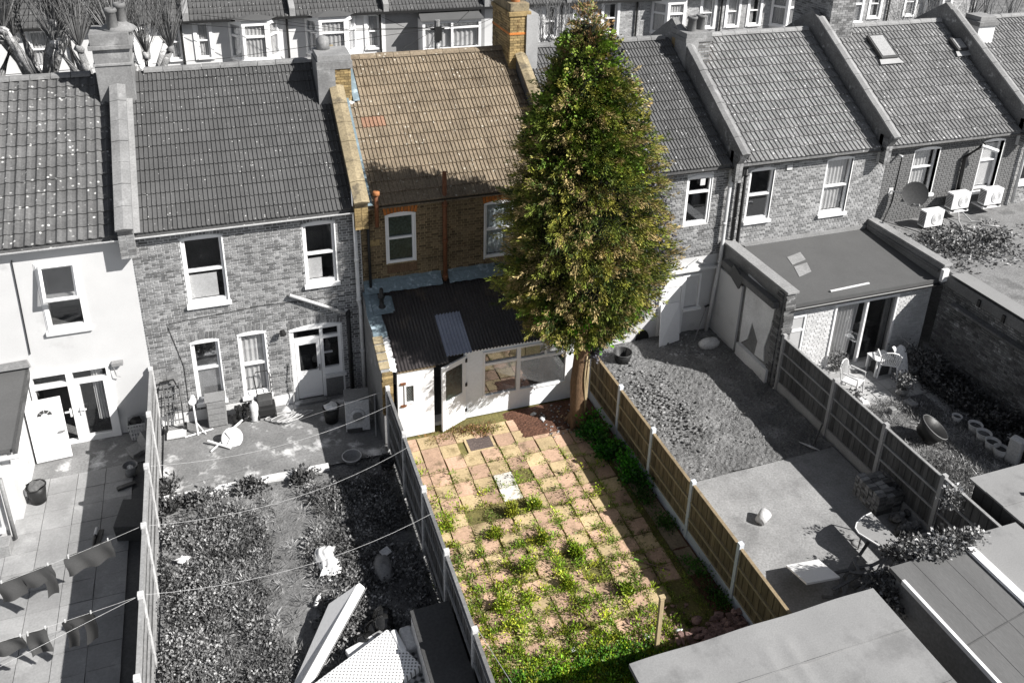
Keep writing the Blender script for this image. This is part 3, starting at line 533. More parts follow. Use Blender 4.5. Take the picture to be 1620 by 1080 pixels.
# window wall with real openings
wz0, wz1 = .53, 1.86
part('window_wall', MB().box(5.1, 5.57, -1.92, -1.82, 0, 2.02).box(5.57, 7.82, -1.92, -1.82, 0, wz0).box(7.82, 8.22, -1.92, -1.82, 0, 2.02).box(5.57, 7.82, -1.92, -1.82, wz1, 2.02), 'blue_w', LT)
def tframe(x0, x1, bars, vert=()):
    fr = MB().box(x0, x0 + .05, -1.95, -1.85, wz0, wz1).box(x1 - .05, x1, -1.95, -1.85, wz0, wz1).box(x0 + .05, x1 - .05, -1.95, -1.85, wz0, wz0 + .05).box(x0 + .05, x1 - .05, -1.95, -1.85, wz1 - .05, wz1)
    for z in bars: fr.box(x0 + .05, x1 - .05, -1.952, -1.85, z - .035, z + .035)
    for (x, za) in vert: fr.box(x - .03, x + .03, -1.951, -1.85, za, wz1 - .05)
    w_ = part('window', fr, 'white_c', LT); part('pane', MB().box(x0 + .05, x1 - .05, -1.905, -1.895, wz0 + .05, bars[0] - .035), 'glass_r', w_)
    xs = [x0 + .05] + [v_[0] for v_ in vert] + [x1 - .05]
    for a, b in zip(xs, xs[1:]): part('pane', MB().box(a + .01, b - .01, -1.905, -1.895, bars[0] + .035, wz1 - .05), 'glass_r', w_)
    return w_
tframe(5.57, 6.5, [1.5]); tframe(6.5, 7.82, [1.46], [(7.22, 1.49)])
part('interior', MB().box(4.3, 8.15, -.02, 0, 0, 2.0).box(4.28, 8.2, -1.8, 0, -.01, .02), 'room', LT)
it = MB()
for i in range(5):
    for j in range(3): it.box(5.6 + i * .45, 6.03 + i * .45, -.05, -.03, .1 + j * .45, .53 + j * .45)
part('inner_wall_tiles', it, mat('tan_wall_tile', (.14, .115, .065), rnd=.2), LT)
part('door_threshold', MB().box(4.27, 5.1, -1.98, -1.7, .0, .1), 'white_d', LT); part('inner_post', MB().box(4.3, 4.36, -1.7, -1.62, .1, 2.0), 'grey_l', LT)
ang = math.atan2(-2.27 + 1.93, 4.43 - 5.12); dm = Matrix.Translation((5.12, -1.94, 0)) @ Matrix.Rotation(ang, 4, 'Z')
def dbx(x0, x1, y0, y1, z0, z1): return MB().add(MB().box(x0, x1, y0, y1, z0, z1), dm)
b = MB()
for q in ((0, .12), (.66, .76)): b.add(dbx(q[0], q[1], -.025, .025, .02, 1.86))
for q in ((.02, .86), (1.72, 1.86)): b.add(dbx(.12, .66, -.025, .025, q[0], q[1]))
dl = part('door_leaf', b, 'white', LT); part('pane', dbx(.12, .66, -.008, .008, .86, 1.72), 'frost_g', dl)
for z in (.25, 1.0, 1.7): part('hinge', dbx(-.02, .03, .0, .05, z, z + .09), 'black', dl)
tv = thing('boiler_flue_terminal', (3.37, -.55, 2.7), 'black flue terminal on a lead slate in the lean-to roof', 'flue terminal')
part('terminal', MB().lathe([(.13, 0), (.11, .05), (.055, .08), (.055, .25), (.085, .28), (.085, .36), (.05, .4), (.05, .5), (.035, .54), (0, .54)], (3.39, -.55, 2.72), 14), 'black', tv, smooth=True); part('lead_slate', MB().prism([(3.15, -.32, lz(-.32) + .07), (3.62, -.32, lz(-.32) + .07), (3.62, -.8, lz(-.8) + .07), (3.15, -.8, lz(-.8) + .07)], (0, 0, .01)), 'lead', tv)

# house right of the tree
H4 = house(8.3, 13.4, 'grey brick house with white painted ground floor, right of the tree')
op4 = [(11.97, 12.72, 3.54, 4.95, .18), (9.0, 9.7, 3.4, 4.95, .2), (9.75, 10.32, .62, 2.05), (11.45, 12.2, .0, 1.9), (12.26, 12.75, .85, 1.95)]
wl = brick_wall(H4, 8.3, 13.4, 2.5, 5.28, op4[:2], 'brick2', 'mortar', n_ind=200)
xs = sorted({8.3, 13.4, *[v_ for o in op4[2:] for v_ in o[:2]]}); mb = MB()
for a, b in zip(xs, xs[1:]):
    zs = [(0, 0)] + sorted((o[2], o[3]) for o in op4[2:] if o[0] < (a + b) / 2 < o[1]) + [(2.5, 2.5)]
    for (p, q), (r, s_) in zip(zs, zs[1:]):
        if r - q > .003: mb.box(a, b, 0, .24, q, r)
part('painted_wall', mb, 'render', H4); sash(H4, *op4[0][:4], split=.68, arch=True, sill=False, depth=.06, gm='glass_r'); sash(H4, *op4[1][:4], arch=True)
sash(H4, *op4[2][:4], split=0, side=.5, sill='white_d', depth=.05); part('ledge', MB().box(11.3, 13.15, -.16, 0, 2.1, 2.16), 'white_d', H4)
df = part('door_frame', MB().box(11.45, 11.51, -.03, .1, 0, 1.9).box(12.14, 12.26, -.03, .1, 0, 1.95).box(11.51, 12.14, -.03, .1, 1.62, 1.9).box(12.26, 12.75, -.03, .08, 1.88, 1.95).box(12.69, 12.75, -.03, .08, .85, 1.88).box(12.22, 12.8, -.12, .05, .78, .85), 'white', H4)
part('side_board', MB().box(12.26, 12.69, .03, .05, .85, 1.88), 'wall_l', df); part('door', MB().box(11.52, 12.13, -.01, .03, .02, 1.6), 'white', H4, bevel=.006)
part('leaning_sheet', MB().prism([(11.3, -.5, 0), (12.05, -.32, 0), (12.1, -.04, 1.1), (11.5, -.04, 1.1)], (0, -.02, 0)), 'white', H4); part('arched_drain', MB().prism([(11.0 + .22 * math.cos(PI * k / 8), -.02, .35 * math.sin(PI * k / 8)) for k in range(9)], (0, -.02, 0)), 'dark', H4)
part('wall_patch', MB().box(12.35, 12.5, -.02, 0, 4.7, 4.9).box(11.35, 11.9, -.03, -.004, 2.28, 2.36).cbox((12.4, -.03, 2.32), (.35, .03, .05), ry=-.6).cbox((12.7, -.03, 2.3), (.3, .03, .05), ry=.5), 'white_d', H4)
tiled_roof(H4, 8.35, 13.17, 'tile4', tw=.3, ribs=3); ridge(H4, 8.4, 13.0, 'cement'); half_gutter(H4, 8.3, 13.2, 'black')
pipe('downpipe', [(13.42, -.1, 5.35), (13.4, -.12, 5.1), (13.22, -.14, 4.9), (13.22, -.14, 2.2), (13.2, -.14, 2.1), (13.05, -.14, 0)], .055, 'white_d', 'white downpipe on the party line right of the tree', sockets=[(13.22, -.14, 4.7), (13.22, -.14, 2.3), (13.2, -.14, 3.5)])

# pale brick house with the flat-roofed extension
H5 = house(13.4, 18.6, 'pale grey brick house with two white sash windows and flat roof extension')
op5 = [(13.95, 14.72, 3.4, 4.95, .0), (16.5, 17.38, 3.28, 5.0, .0)]
wl = brick_wall(H5, 13.4, 18.6, 2.3, 5.28, op5, 'brick5', 'mortar', n_ind=240)
part('wall_base', MB().box(13.4, 18.6, 0, .24, 0, 2.3), 'cement', H5)
sash(H5, *op5[0][:4], arch=True, gm='glass_r'); sash(H5, *op5[1][:4], arch=True, curtain=(0, 1, 'curtain'))
part('vent_plate', MB().box(15.1, 15.28, -.04, -.012, 4.85, 5.0), 'white_d', H5)
tiled_roof(H5, 13.47, 18.15, 'tile5', tw=.29, ribs=2); ridge(H5, 13.6, 18.1, 'cement_l'); half_gutter(H5, 13.5, 18.6, 'black')
pipe('black_soil_pipe', [(13.62, -.12, 5.3), (13.62, -.12, 4.95), (13.52, -.12, 4.8), (13.52, -.12, 2.6)], .045, 'black', 'black pipe beside the left sash of the pale brick house', sockets=[(13.52, -.12, 3.6)])
pipe('black_soil_pipe', [(13.98, -.12, 2.62), (13.72, -.12, 2.75), (13.7, -.12, 5.45)], .05, 'black', 'black vent pipe standing above the eaves of the pale brick house', sockets=[(13.7, -.12, 4.9)])
EX = thing('flat_roof_extension', (15.9, -1.5, 0), 'cream brick extension with grey felt roof and sliding patio doors', 'extension')
ope = [(15.1, 17.2, .02, 2.12), (13.72, 14.2, .75, 2.0)]
brick_wall(EX, 13.45, 18.32, 0, 2.32, ope, 'brickE', 'mortar', Y=-2.9, th=.2, n_ind=250)
part('roof', MB().prism([(13.6, 0, 2.6), (18.3, 0, 2.6), (18.3, -3.06, 2.43), (13.6, -3.06, 2.43)], (0, 0, -.1)).box(13.6, 18.3, -3.08, -3.04, 2.28, 2.47), 'felt', EX)
part('roof_upstand', MB().box(13.6, 18.3, -.05, -.014, 2.6, 2.72), 'cement_l', EX); half_gutter(EX, 13.5, 18.35, 'black', z=2.36, Y=-3.14)
for q in ([(14.9, -.9), (15.45, -.75), (15.35, -1.15), (14.8, -1.3)], [(14.78, -1.4), (15.28, -1.3), (15.1, -1.75), (14.6, -1.9)]): part('felt_patch', MB().prism([(x, y, 2.605 + y * .0556) for x, y in q], (0, 0, .006)), mat('pale_felt_patch', g(.24)), EX)
part('loose_strip', MB().cbox((15.6, -2.75, 2.48), (1.3, .05, .03), rz=.05), 'white_d', EX)
dr = part('patio_door_frame', MB().box(15.1, 15.16, -2.94, -2.84, 0, 2.12).box(17.14, 17.2, -2.94, -2.84, 0, 2.12).box(15.16, 17.14, -2.94, -2.84, 2.05, 2.12).box(15.16, 17.14, -2.94, -2.84, 0, .06).box(16.12, 16.18, -2.95, -2.84, .06, 2.05), 'white_c', EX)
for a, b in ((15.16, 16.12), (16.18, 17.14)): part('pane', MB().box(a, b, -2.9, -2.89, .06, 2.05), 'glass', dr)
part('curtain', MB().grid(90, 1, lambda u, v_: (15.2 + u * .85 - .12 * (1 - v_) * u, -2.72 + .03 * math.sin(u * 50), .1 + v_ * 1.9)), 'curtain', dr, smooth=True); part('curtain', MB().grid(20, 1, lambda u, v_: (16.95 + u * .18, -2.72 + .03 * math.sin(u * 18), .1 + v_ * 1.9)), 'grey_m', dr, smooth=True)
part('interior', MB().box(13.6, 18.2, -1.4, -1.35, 0, 2.2).box(13.6, 18.2, -2.7, -1.4, 0, .015), 'room', EX)
wn = part('window', MB().box(13.72, 13.77, -2.93, -2.84, .75, 2.0).box(14.15, 14.2, -2.93, -2.84, .75, 2.0).box(13.77, 14.15, -2.93, -2.84, 1.93, 2.0).box(13.77, 14.15, -2.93, -2.84, .75, .81).box(13.77, 14.15, -2.93, -2.84, 1.5, 1.56), 'white_c', EX)
for a, b in ((.81, 1.5), (1.56, 1.93)): part('pane', MB().box(13.77, 14.15, -2.9, -2.89, a, b), 'frost', wn)
part('step', MB().box(14.6, 17.25, -3.22, -2.95, 0, .12), 'slabL', EX)
# its left parapet, partly plastered
PL = thing('garden_boundary_wall', (13.4, -1.5, 0), 'half-plastered side wall of the extension with broken brick end', 'wall')
part('wall', MB().box(13.32, 13.6, -3.1, -.002, 0, 2.85), 'cement', PL); part('coping_stone', MB().box(13.27, 13.62, -3.18, -1.6, 2.85, 2.92), 'cement_l', PL, bevel=.01); part('coping_stone', MB().box(13.27, 13.62, -1.59, -.002, 2.85, 2.92), 'cement_l', PL, bevel=.01)
part('plaster_panel', MB().box(13.24, 13.318, -1.3, -.02, 0, 2.1), 'render', PL, bevel=.01); mb = MB().prism([(13.29, y, z) for y, z in ((-1.45, .35), (-1.42, 2.55), (-2.75, 2.45), (-2.7, 1.6), (-2.55, .9), (-2.62, .5), (-2.2, .45), (-2.25, .9), (-1.9, 1.3), (-1.8, .7))], (.03, 0, 0)); part('plaster_panel', mb, 'render_d', PL)
part('timber_beam', MB().box(13.1, 13.3, -2.9, -.4, 2.32, 2.5), 'timber_g', PL); part('dark_board', MB().cbox((13.12, -1.15, 2.35), (.05, .55, .4), rx=.4), 'grey_d', PL); part('skirting', MB().box(13.2, 13.32, -2.9, -1.45, 0, .4), 'render_d', PL)
mb = MB(); z = .02
while z < 2.8:
    mb.box(13.3 + random.uniform(-.02, .02), 13.6, -3.14 + random.uniform(-.03, .02), -3.08, z, z + .06); mb.box(13.28, 13.33, -3.0, -2.78 + random.uniform(-.08, .05), z, z + .06); z += .0715
part('brickwork', mb, 'brickD', PL)['kind'] = 'stuff'
PR = thing('parapet_wall', (18.45, -1.5, 2.4), 'low coped parapet between the felt roof and the mossy terrace', 'parapet wall')
part('wall', MB().box(18.32, 18.55, -3.1, -.002, 2.3, 2.84), 'cement', PR); part('coping_stone', MB().box(18.34, 18.64, -3.12, -.002, 2.84, 2.91), 'cement_l', PR, bevel=.01); part('timber_fillet', MB().box(18.26, 18.32, -3.0, -.1, 2.66, 2.74), 'timber_g', PR)
part('end_block', MB().cbox((18.36, -3.16, 2.62), (.2, .1, .36)), 'render_d', PR)

# painted house and its big flat roof
H6 = house(18.6, 23.75, 'grey painted brick house with arched white-edged windows and air conditioners')
op6 = [(19.62, 20.55, 3.5, 4.98, .0), (22.25, 23.05, 3.35, 5.0, .0)]
brick_wall(H6, 18.6, 23.75, 2.6, 5.28, op6, 'brickP', 'mortarP', n_ind=0); part('wall_base', MB().box(18.6, 23.75, 0, .24, 0, 2.6), 'wall_m', H6)
for i, o in enumerate(op6): sash(H6, *o[:4], arch=True, split=.58, curtain=(0, .9, 'curtain') if i == 0 else None, fw=.045, depth=.16, blind=None if i == 0 else (1, .9))
tiled_roof(H6, 18.45, 23.42, 'tile5', tw=.29, ribs=2); ridge(H6, 18.5, 23.4, 'cement_l'); half_gutter(H6, 18.6, 23.7, 'black')
for p, w_, h_, lab in (((20.3, 2.98), .62, 1.0, 'large roof window'), ((23.3, 2.86), .45, .55, 'small roof window')):
    s = (p[1] - Y_E) / math.cos(SLOPE); q = part('roof_window', MB().prism([tuple(roof_pt(p[0] + a, s + b, .075)) for a, b in ((-w_ / 2, -h_ / 2), (w_ / 2, -h_ / 2), (w_ / 2, h_ / 2), (-w_ / 2, h_ / 2))], tuple(roof_pt(0, 0, .09) - roof_pt(0, 0, 0))), 'grey_d', H6); q['label'] = lab
    part('pane', MB().prism([tuple(roof_pt(p[0] + a, s + b, .168)) for a, b in ((-w_ / 2 + .06, -h_ / 2 + .08), (w_ / 2 - .06, -h_ / 2 + .08), (w_ / 2 - .06, h_ / 2 - .06), (-w_ / 2 + .06, h_ / 2 - .06))], tuple(roof_pt(0, 0, .01) - roof_pt(0, 0, 0))), mat('sky_lit_pane', g(.32), rough=.12, v=.05), q)
    part('lead_apron', MB().prism([tuple(roof_pt(p[0] + a, s + b, .088)) for a, b in ((-w_ / 2 - .12, -h_ / 2 - .2), (w_ / 2 + .15, -h_ / 2 - .2), (w_ / 2 + .06, -h_ / 2), (-w_ / 2 - .06, -h_ / 2))], (0, 0, .012)), 'leadg', q)
pipe('downpipe', [(23.95, -.1, 5.1), (23.9, -.12, 4.8), (23.9, -.12, 2.8)], .05, 'white_d', 'white downpipe at the right edge behind the flat terrace')
t = pipe('downpipe', [(21.55, -.1, 2.95), (21.5, -.1, 4.6), (21.95, -.3, 5.05)], .06, 'black', 'black pipe with cables rising between the painted house windows'); part('white_arm', MB().tube([(21.85, -.28, 5.0), (22.3, -.5, 4.85)], .06, 8), 'white', t)
pipe('cable', [(19.15, -.02, 4.95), (19.12, -.03, 3.4), (18.95, -.03, 2.75), (19.3, -.6, 2.74), (19.6, -1.3, 2.74)], .014, 'cable', 'black cable down the grey painted wall by the dish', 'cable', n=5)
pipe('security_camera', [(18.95, -.03, 4.9), (18.97, -.2, 4.92)], .035, 'white_d', 'small white camera under the eaves of the painted house', 'camera')
H7 = house(23.75, 29, 'grey house at the far right edge of the terrace'); brick_wall(H7, 23.75, 29, 2.6, 5.28, [(24.1, 24.8, 3.4, 4.98)], 'brick5', 'mortar'); sash(H7, 24.1, 24.8, 3.4, 4.98)
tiled_roof(H7, 23.75, 29, 'tile5', tw=.3, ribs=2); ridge(H7, 23.8, 29, 'cement_l'); half_gutter(H7, 23.75, 29, 'black'); part('wall_base', MB().box(23.75, 29, 0, .24, 0, 2.6), 'wall_m', H7)
TE = thing('terrace_extension', (22, -4, 0), 'long rear extension with mossy flat roof and dark brick side', 'extension')
_w = brick_wall(TE, 3.1, 11.5, 0, 2.3, [], 'brickD', 'mortarD', n_ind=250, ind_from=.4)  # side wall in dark brick with paler patches
_w.matrix_basis = Matrix.Translation((18.5 - 22, 4, 0)) @ Matrix.Rotation(-PI / 2, 4, 'Z')
part('roof', MB().box(18.56, 26, -11.5, -.01, 2.55, 2.68), 'felt_d', TE); part('roof', MB().box(18.45, 18.56, -11.5, -3.15, 2.3, 2.60), 'timber_g', TE)
for k in range(9): part('coping_stone', MB().box(18.28, 18.5, -3.6 - .86 * k - .85, -3.6 - .86 * k, 1.92 - .0 * k, 1.99), 'brickD', TE, bevel=.008)
for y in (-4.4, -5.2, -6.0, -6.8): part('bracket', MB().box(18.4, 18.46, y, y + .08, 2.3, 2.5), 'black', TE)
part('edge_strip', MB().box(18.44, 18.95, -11.5, -3.3, 2.684, 2.70), 'felt_l', TE)
part('back_wall', MB().box(18.7, 26, -11.5, -11.3, 0, 2.5), 'wall_m', TE)

# parapets and chimneys
party_wall(-2.08, 'cement-capped parapet between the white rendered and grey brick houses', 'cement', 'cement', 'cement_l', pier='brick2')
party_wall(3.04, 'mossy parapet with a blue lead strip beside the tan roof', 'cement_c', 'cement_c', 'lead')
party_wall(8.2, 'dark parapet half hidden behind the top of the tree', 'brickD', 'cement_c', hw=.13)
party_wall(13.32, 'parapet right of the tree with pale coping', 'brickD', 'cement', pier='brick2', top=.52, hw=.095)
party_wall(18.3, 'parapet with jointed pale coping left of the roof windows', 'brickD', 'cement_l', pier='brick2', top=.52, hw=.095)
party_wall(23.6, 'rightmost parapet under the short rendered chimney', 'brickD', 'cement_l', pier='brick2', top=.52, hw=.095)
chimney(-2.5, -1.7, 3.05, 3.95, 7.1, 8.62, 'big grey rendered chimney with two clustered pots', 'cement', None, [(8.22, 8.28, .03, 'cement_l'), (8.62, 8.72, .08, 'cement'), (8.72, 9.0, .03, 'cement')], [(-2.0, 3.3, .13, .55, 8.98), (-1.82, 3.65, .13, .6, 8.98)])
part('mortar_dome', MB().blob((-1.9, 3.5, 9.0), (.4, .4, .16), 10, .1), 'cement', bpy.data.objects['chimney'], smooth=True)
c2 = chimney(2.62, 3.42, 2.62, 3.5, 6.6, 8.0, 'low chimney, grey rendered left and yellow brick right', 'cement', ('F', 'brickY'), [(7.9, 8.1, .05, 'cement'), (8.1, 8.26, .02, 'cement_l')])
part('rendered_flank', MB().box(2.58, 3.02, 2.56, 3.5, 6.6, 7.9), 'cement', c2); part('half_round_cowl', MB().tube([(2.85, 3.3, 8.24), (2.85, 3.3, 8.5), (2.87, 3.3, 8.6)], [.17, .17, .08], 12), 'cement', c2, smooth=True); part('white_flashing', MB().box(3.1, 3.46, 2.5, 2.6, 6.9, 7.05), 'white_d', c2)
part('lead_flashing', MB().prism([tuple(roof_pt(3.44, 3.2, .09)), tuple(roof_pt(3.6, 3.2, .09)), tuple(roof_pt(3.6, 4.3, .09)), tuple(roof_pt(3.44, 4.3, .09))], (0, 0, .015)), 'lead', c2)
c3 = chimney(7.88, 8.42, 3.2, 4.7, 7.1, 8.95, 'tall brown brick chimney with orange pots left of the tree top', 'cement', ('FL', 'brickY'), [(8.35, 8.42, .02, 'brickO'), (8.86, 8.98, .05, 'brickY'), (8.98, 9.2, .0, 'cement_c')], [(8.12, 3.5, .13, .5, 9.2), (8.2, 3.95, .13, .5, 9.2)], pot_m='terr_o')
part('rendered_flank', MB().box(8.34, 8.68, 3.14, 4.7, 7.1, 8.9), 'leadg', c3)
chimney(13.2, 14.0, 2.9, 3.75, 6.7, 7.95, 'grey chimney with twin dark pots right of the tree', 'cement', ('F', 'brick2'), [(7.9, 8.02, .04, 'cement'), (8.02, 8.17, .02, 'cement')], [(13.5, 3.2, .14, .45, 8.15), (13.88, 3.35, .14, .45, 8.15)])
part('rendered_flank', MB().box(13.17, 13.58, 2.84, 3.5, 6.7, 7.9), 'cement_l', bpy.data.objects['chimney.003'])
chimney(18.56, 19.45, 3.45, 5.3, 7.1, 9.6, 'tall dark brick chimney at the top right of centre', 'cement', ('FL', 'brick2'), [(9.4, 9.55, .05, 'cement')], mort='mortar')
chimney(24.1, 24.8, 2.9, 3.6, 6.7, 7.85, 'short pale rendered chimney at the right edge', 'render_d', None, [(7.8, 7.95, .06, 'cement'), (7.95, 8.1, -.02, 'cement_l')])

# ------------------------------------------------------------------ houses across the street
OY = 20.0
def opp_house(x0, x1, label, wm, wins=(), bays=(), sq=None, roof='tile2'):
    h = thing('street_house', ((x0 + x1) / 2, OY, 0), label, 'house', 'houses across the street')
    holes = [(a, b, 3.95, 5.42) for a, b in wins]
    if wm == 'brickF': brick_wall(h, x0, x1, 2.6, 5.7, holes, 'brickF', 'mortar', Y=OY, n_ind=0); part('wall_base', MB().box(x0, x1, OY, OY + .24, 0, 2.6), 'wall_m', h)
    else:
        xs = sorted({x0, x1, *[v_ for o in holes for v_ in o[:2]]}); mb = MB()
        for a, b in zip(xs, xs[1:]):
            if any(o[0] < (a + b) / 2 < o[1] for o in holes): mb.box(a, b, OY, OY + .24, 0, 3.95).box(a, b, OY, OY + .24, 5.42, 5.7)
            else: mb.box(a, b, OY, OY + .24, 0, 5.7)
        part('wall', mb, wm, h)
    part('side_walls', MB().box(x0, x0 + .1, OY + .3, OY + 7.6, 0, 5.6).box(x1 - .1, x1, OY + .3, OY + 7.6, 0, 5.6), 'wall_m', h)
    for i, (a, b) in enumerate(wins):
        sash(h, a, b, 3.95, 5.42, Y=OY, curtain=(0, 1, 'curtain') if i % 2 == 0 else (0, .6, 'curtain'), fm='white')
        part('window_surround', MB().box(a - .16, a - .03, OY - .05, OY - .002, 3.85, 5.5).box(b + .03, b + .16, OY - .05, OY - .002, 3.85, 5.5).box(a - .2, b + .2, OY - .07, OY - .002, 5.44, 5.56), 'white', h)
    for (a, b) in bays:
        d = .75; P = [(a, OY), (a + .5, OY - d), (b - .5, OY - d), (b, OY)]
        bw = part('bay', MB().prism([(x, y, 0) for x, y in P], (0, 0, 3.9)), wm if wm != 'brickF' else 'wall_l', h)
        part('bay_head', MB().prism([(x, y, 5.42) for x, y in P], (0, 0, .2)), 'white', bw); part('bay_interior', MB().prism([(x + (.1 if x < (a + b) / 2 else -.1), y + .2, 3.9) for x, y in P], (0, 0, 1.52)), 'room', bw)
        part('bay_roof', MB().poly([(a - .15, OY, 5.62), (a + .42, OY - d - .12, 5.62), (a + .9, OY - .2, 5.74)]).poly([(a + .42, OY - d - .12, 5.62), (b - .42, OY - d - .12, 5.62), (b - .9, OY - .2, 5.74), (a + .9, OY - .2, 5.74)]).poly([(b - .42, OY - d - .12, 5.62), (b + .15, OY, 5.62), (b - .9, OY - .2, 5.74)]), 'felt', bw)
        for (p, q) in zip(P, P[1:]):
            L = math.hypot(q[0] - p[0], q[1] - p[1]); an = math.atan2(q[1] - p[1], q[0] - p[0]); mm = Matrix.Translation((p[0], p[1], 0)) @ Matrix.Rotation(an, 4, 'Z')
            fr = MB().box(0, .13, -.02, .1, 3.9, 5.42).box(L - .13, L, -.02, .1, 3.9, 5.42).box(.13, L - .13, 0, .08, 3.9, 4.0).box(.13, L - .13, 0, .08, 4.85, 4.95).box(.13, L - .13, 0, .08, 5.36, 5.42)
            wn = part('window', MB().add(fr, mm), 'white', h); part('pane', MB().add(MB().box(.13, L - .13, .03, .04, 4.0, 5.36), mm), 'glass', wn)
            part('curtain', MB().add(MB().grid(24, 1, lambda u, v_: (.15 + u * (L - .3), .1 + .02 * math.sin(u * 30), 4.0 + v_ * 1.35)), mm), 'curtain', wn)
        part('bay_sill', MB().prism([(a - .05, OY, 3.84), (a + .45, OY - d - .08, 3.84), (b - .45, OY - d - .08, 3.84), (b + .05, OY, 3.84)], (0, 0, .08)), 'white', h)
    if sq:
        a, b = sq; d = .9
        part('square_bay', MB().box(a, b, OY - d, OY, 0, 3.85), 'white', h); wn = part('window', MB().box(a, a + .12, OY - d, OY - d + .1, 3.85, 5.2).box(b - .12, b, OY - d, OY - d + .1, 3.85, 5.2).box(a + .12, b - .12, OY - d, OY - d + .1, 3.85, 3.97).box(a + .12, b - .12, OY - d, OY - d + .1, 5.08, 5.2).box(a + .12, b - .12, OY - d, OY - d + .1, 4.82, 4.9).box((a + b) / 2 - .05, (a + b) / 2 + .05, OY - d - .01, OY - d + .1, 3.97, 5.08).box(a, a + .1, OY - d + .1, OY, 3.85, 5.2), 'white', h)
        part('pane', MB().box(a + .12, b - .12, OY - d + .04, OY - d + .05, 3.97, 5.08), 'glass', wn); part('curtain', MB().grid(80, 1, lambda u, v_: (a + .15 + u * (b - a - .3), OY - d + .16 + .03 * math.sin(u * 70), 3.98 + v_ * 1.1)), 'curtain', wn, smooth=True)
        part('bay_interior', MB().box(a + .15, b - .15, OY - d + .3, OY, 3.86, 5.1), 'room', wn); part('bay_roof', MB().prism([(a - .1, OY - d - .1, 5.2), (b + .1, OY - d - .1, 5.2), (b, OY, 5.5), (a, OY, 5.5)], (0, 0, .06)), 'felt', h)
    part('roof', MB().prism([(x0, OY - .3, 5.62), (x1, OY - .3, 5.62), (x1, OY + 4, 8.3), (x0, OY + 4, 8.3)], (0, 0, -.1)).prism([(x0, OY + 4, 8.3), (x1, OY + 4, 8.3), (x1, OY + 8.2, 5.6), (x0, OY + 8.2, 5.6)], (0, 0, -.1)), roof, h)
    mb = MB(); sl = math.atan2(2.68, 4.3); n = int((x1 - x0) / .16)
    for r in range(14):
        s0 = r * .362; y0, z0 = OY - .32 + s0 * math.cos(sl), 5.62 + s0 * math.sin(sl)
        for k in range(n):
            xa = x0 + (x1 - x0) * k / n; mb.v += [(xa + .01, y0, z0 + .045), (xa + (x1 - x0) / n - .02, y0, z0 + .045), (xa + (x1 - x0) / n - .02, y0 + .31, z0 + .19), (xa + .01, y0 + .31, z0 + .19), (xa + .01, y0, z0), (xa + (x1 - x0) / n - .02, y0, z0)]
            i = len(mb.v) - 6; mb.f += [(i, i + 1, i + 2, i + 3), (i + 4, i + 5, i + 1, i)]
    part('roof_tiles', mb, roof, h)['kind'] = 'stuff'
    part('gutter', MB().box(x0, x1, OY - .42, OY - .3, 5.52, 5.62), 'black', h); part('parapet', MB().prism([(x1 - .12, OY - .35, 5.5), (x1 - .12, OY + 4, 8.2), (x1 - .12, OY + 4, 8.6), (x1 - .12, OY - .35, 5.95)], (.24, 0, 0)), 'cement_l', h)
    part('downpipe', MB().tube([(x1 - .25, OY - .1, 5.5), (x1 - .25, OY - .1, 0)], .05, 8), 'black', h); return h
opp_house(-11.5, -4.9, 'pale house across the street behind the pollarded trees', 'wall_l', [(-6.6, -5.9)], [(-10.5, -8.6)])
opp_house(-4.9, -.62, 'pale house across the street with curtained sash just right of the first chimney', 'wall_l', [(-1.38, -.95)], [(-3.9, -2.1)])
opp_house(-.62, 3.72, 'pale house across the street with canted bay above the dark grey roof', 'wall_l', [(-.25, .2)], [(1.05, 3.1)])
opp_house(3.72, 7.8, 'pale house across the street with canted bay above the tan roof', 'wall_l', [(7.0, 7.5)], [(4.25, 6.45)])
opp_house(7.8, 12.5, 'grey house across the street with a wide square white bay', 'wall_m', [], [], (9.3, 12.05))
opp_house(12.5, 16.6, 'white house across the street behind bare trees', 'render', [(13.1, 13.7), (15.5, 16.1)], [])
opp_house(16.6, 20.6, 'white and brick house across the street beside the tree top', 'brickF', [(17.1, 17.8), (18.6, 19.3)], [])
opp_house(20.6, 25.4, 'brick house across the street with bay behind the twin-pot chimney', 'brickF', [(24.1, 24.75)], [(21.2, 23.2)])
opp_house(25.4, 30.2, 'brick house across the street with two sashes and a bay at top right', 'brickF', [(25.6, 26.2), (26.9, 27.5)], [(28.2, 29.9)])
opp_house(30.2, 36, 'brick house across the street above the roof windows', 'brickF', [(31.0, 31.6), (34.6, 35.2)], [(32.3, 34.0)])
opp_house(36, 42, 'brick house across the street at the far top right', 'brickF', [(37.0, 37.6)], [(38.3, 40.0)])

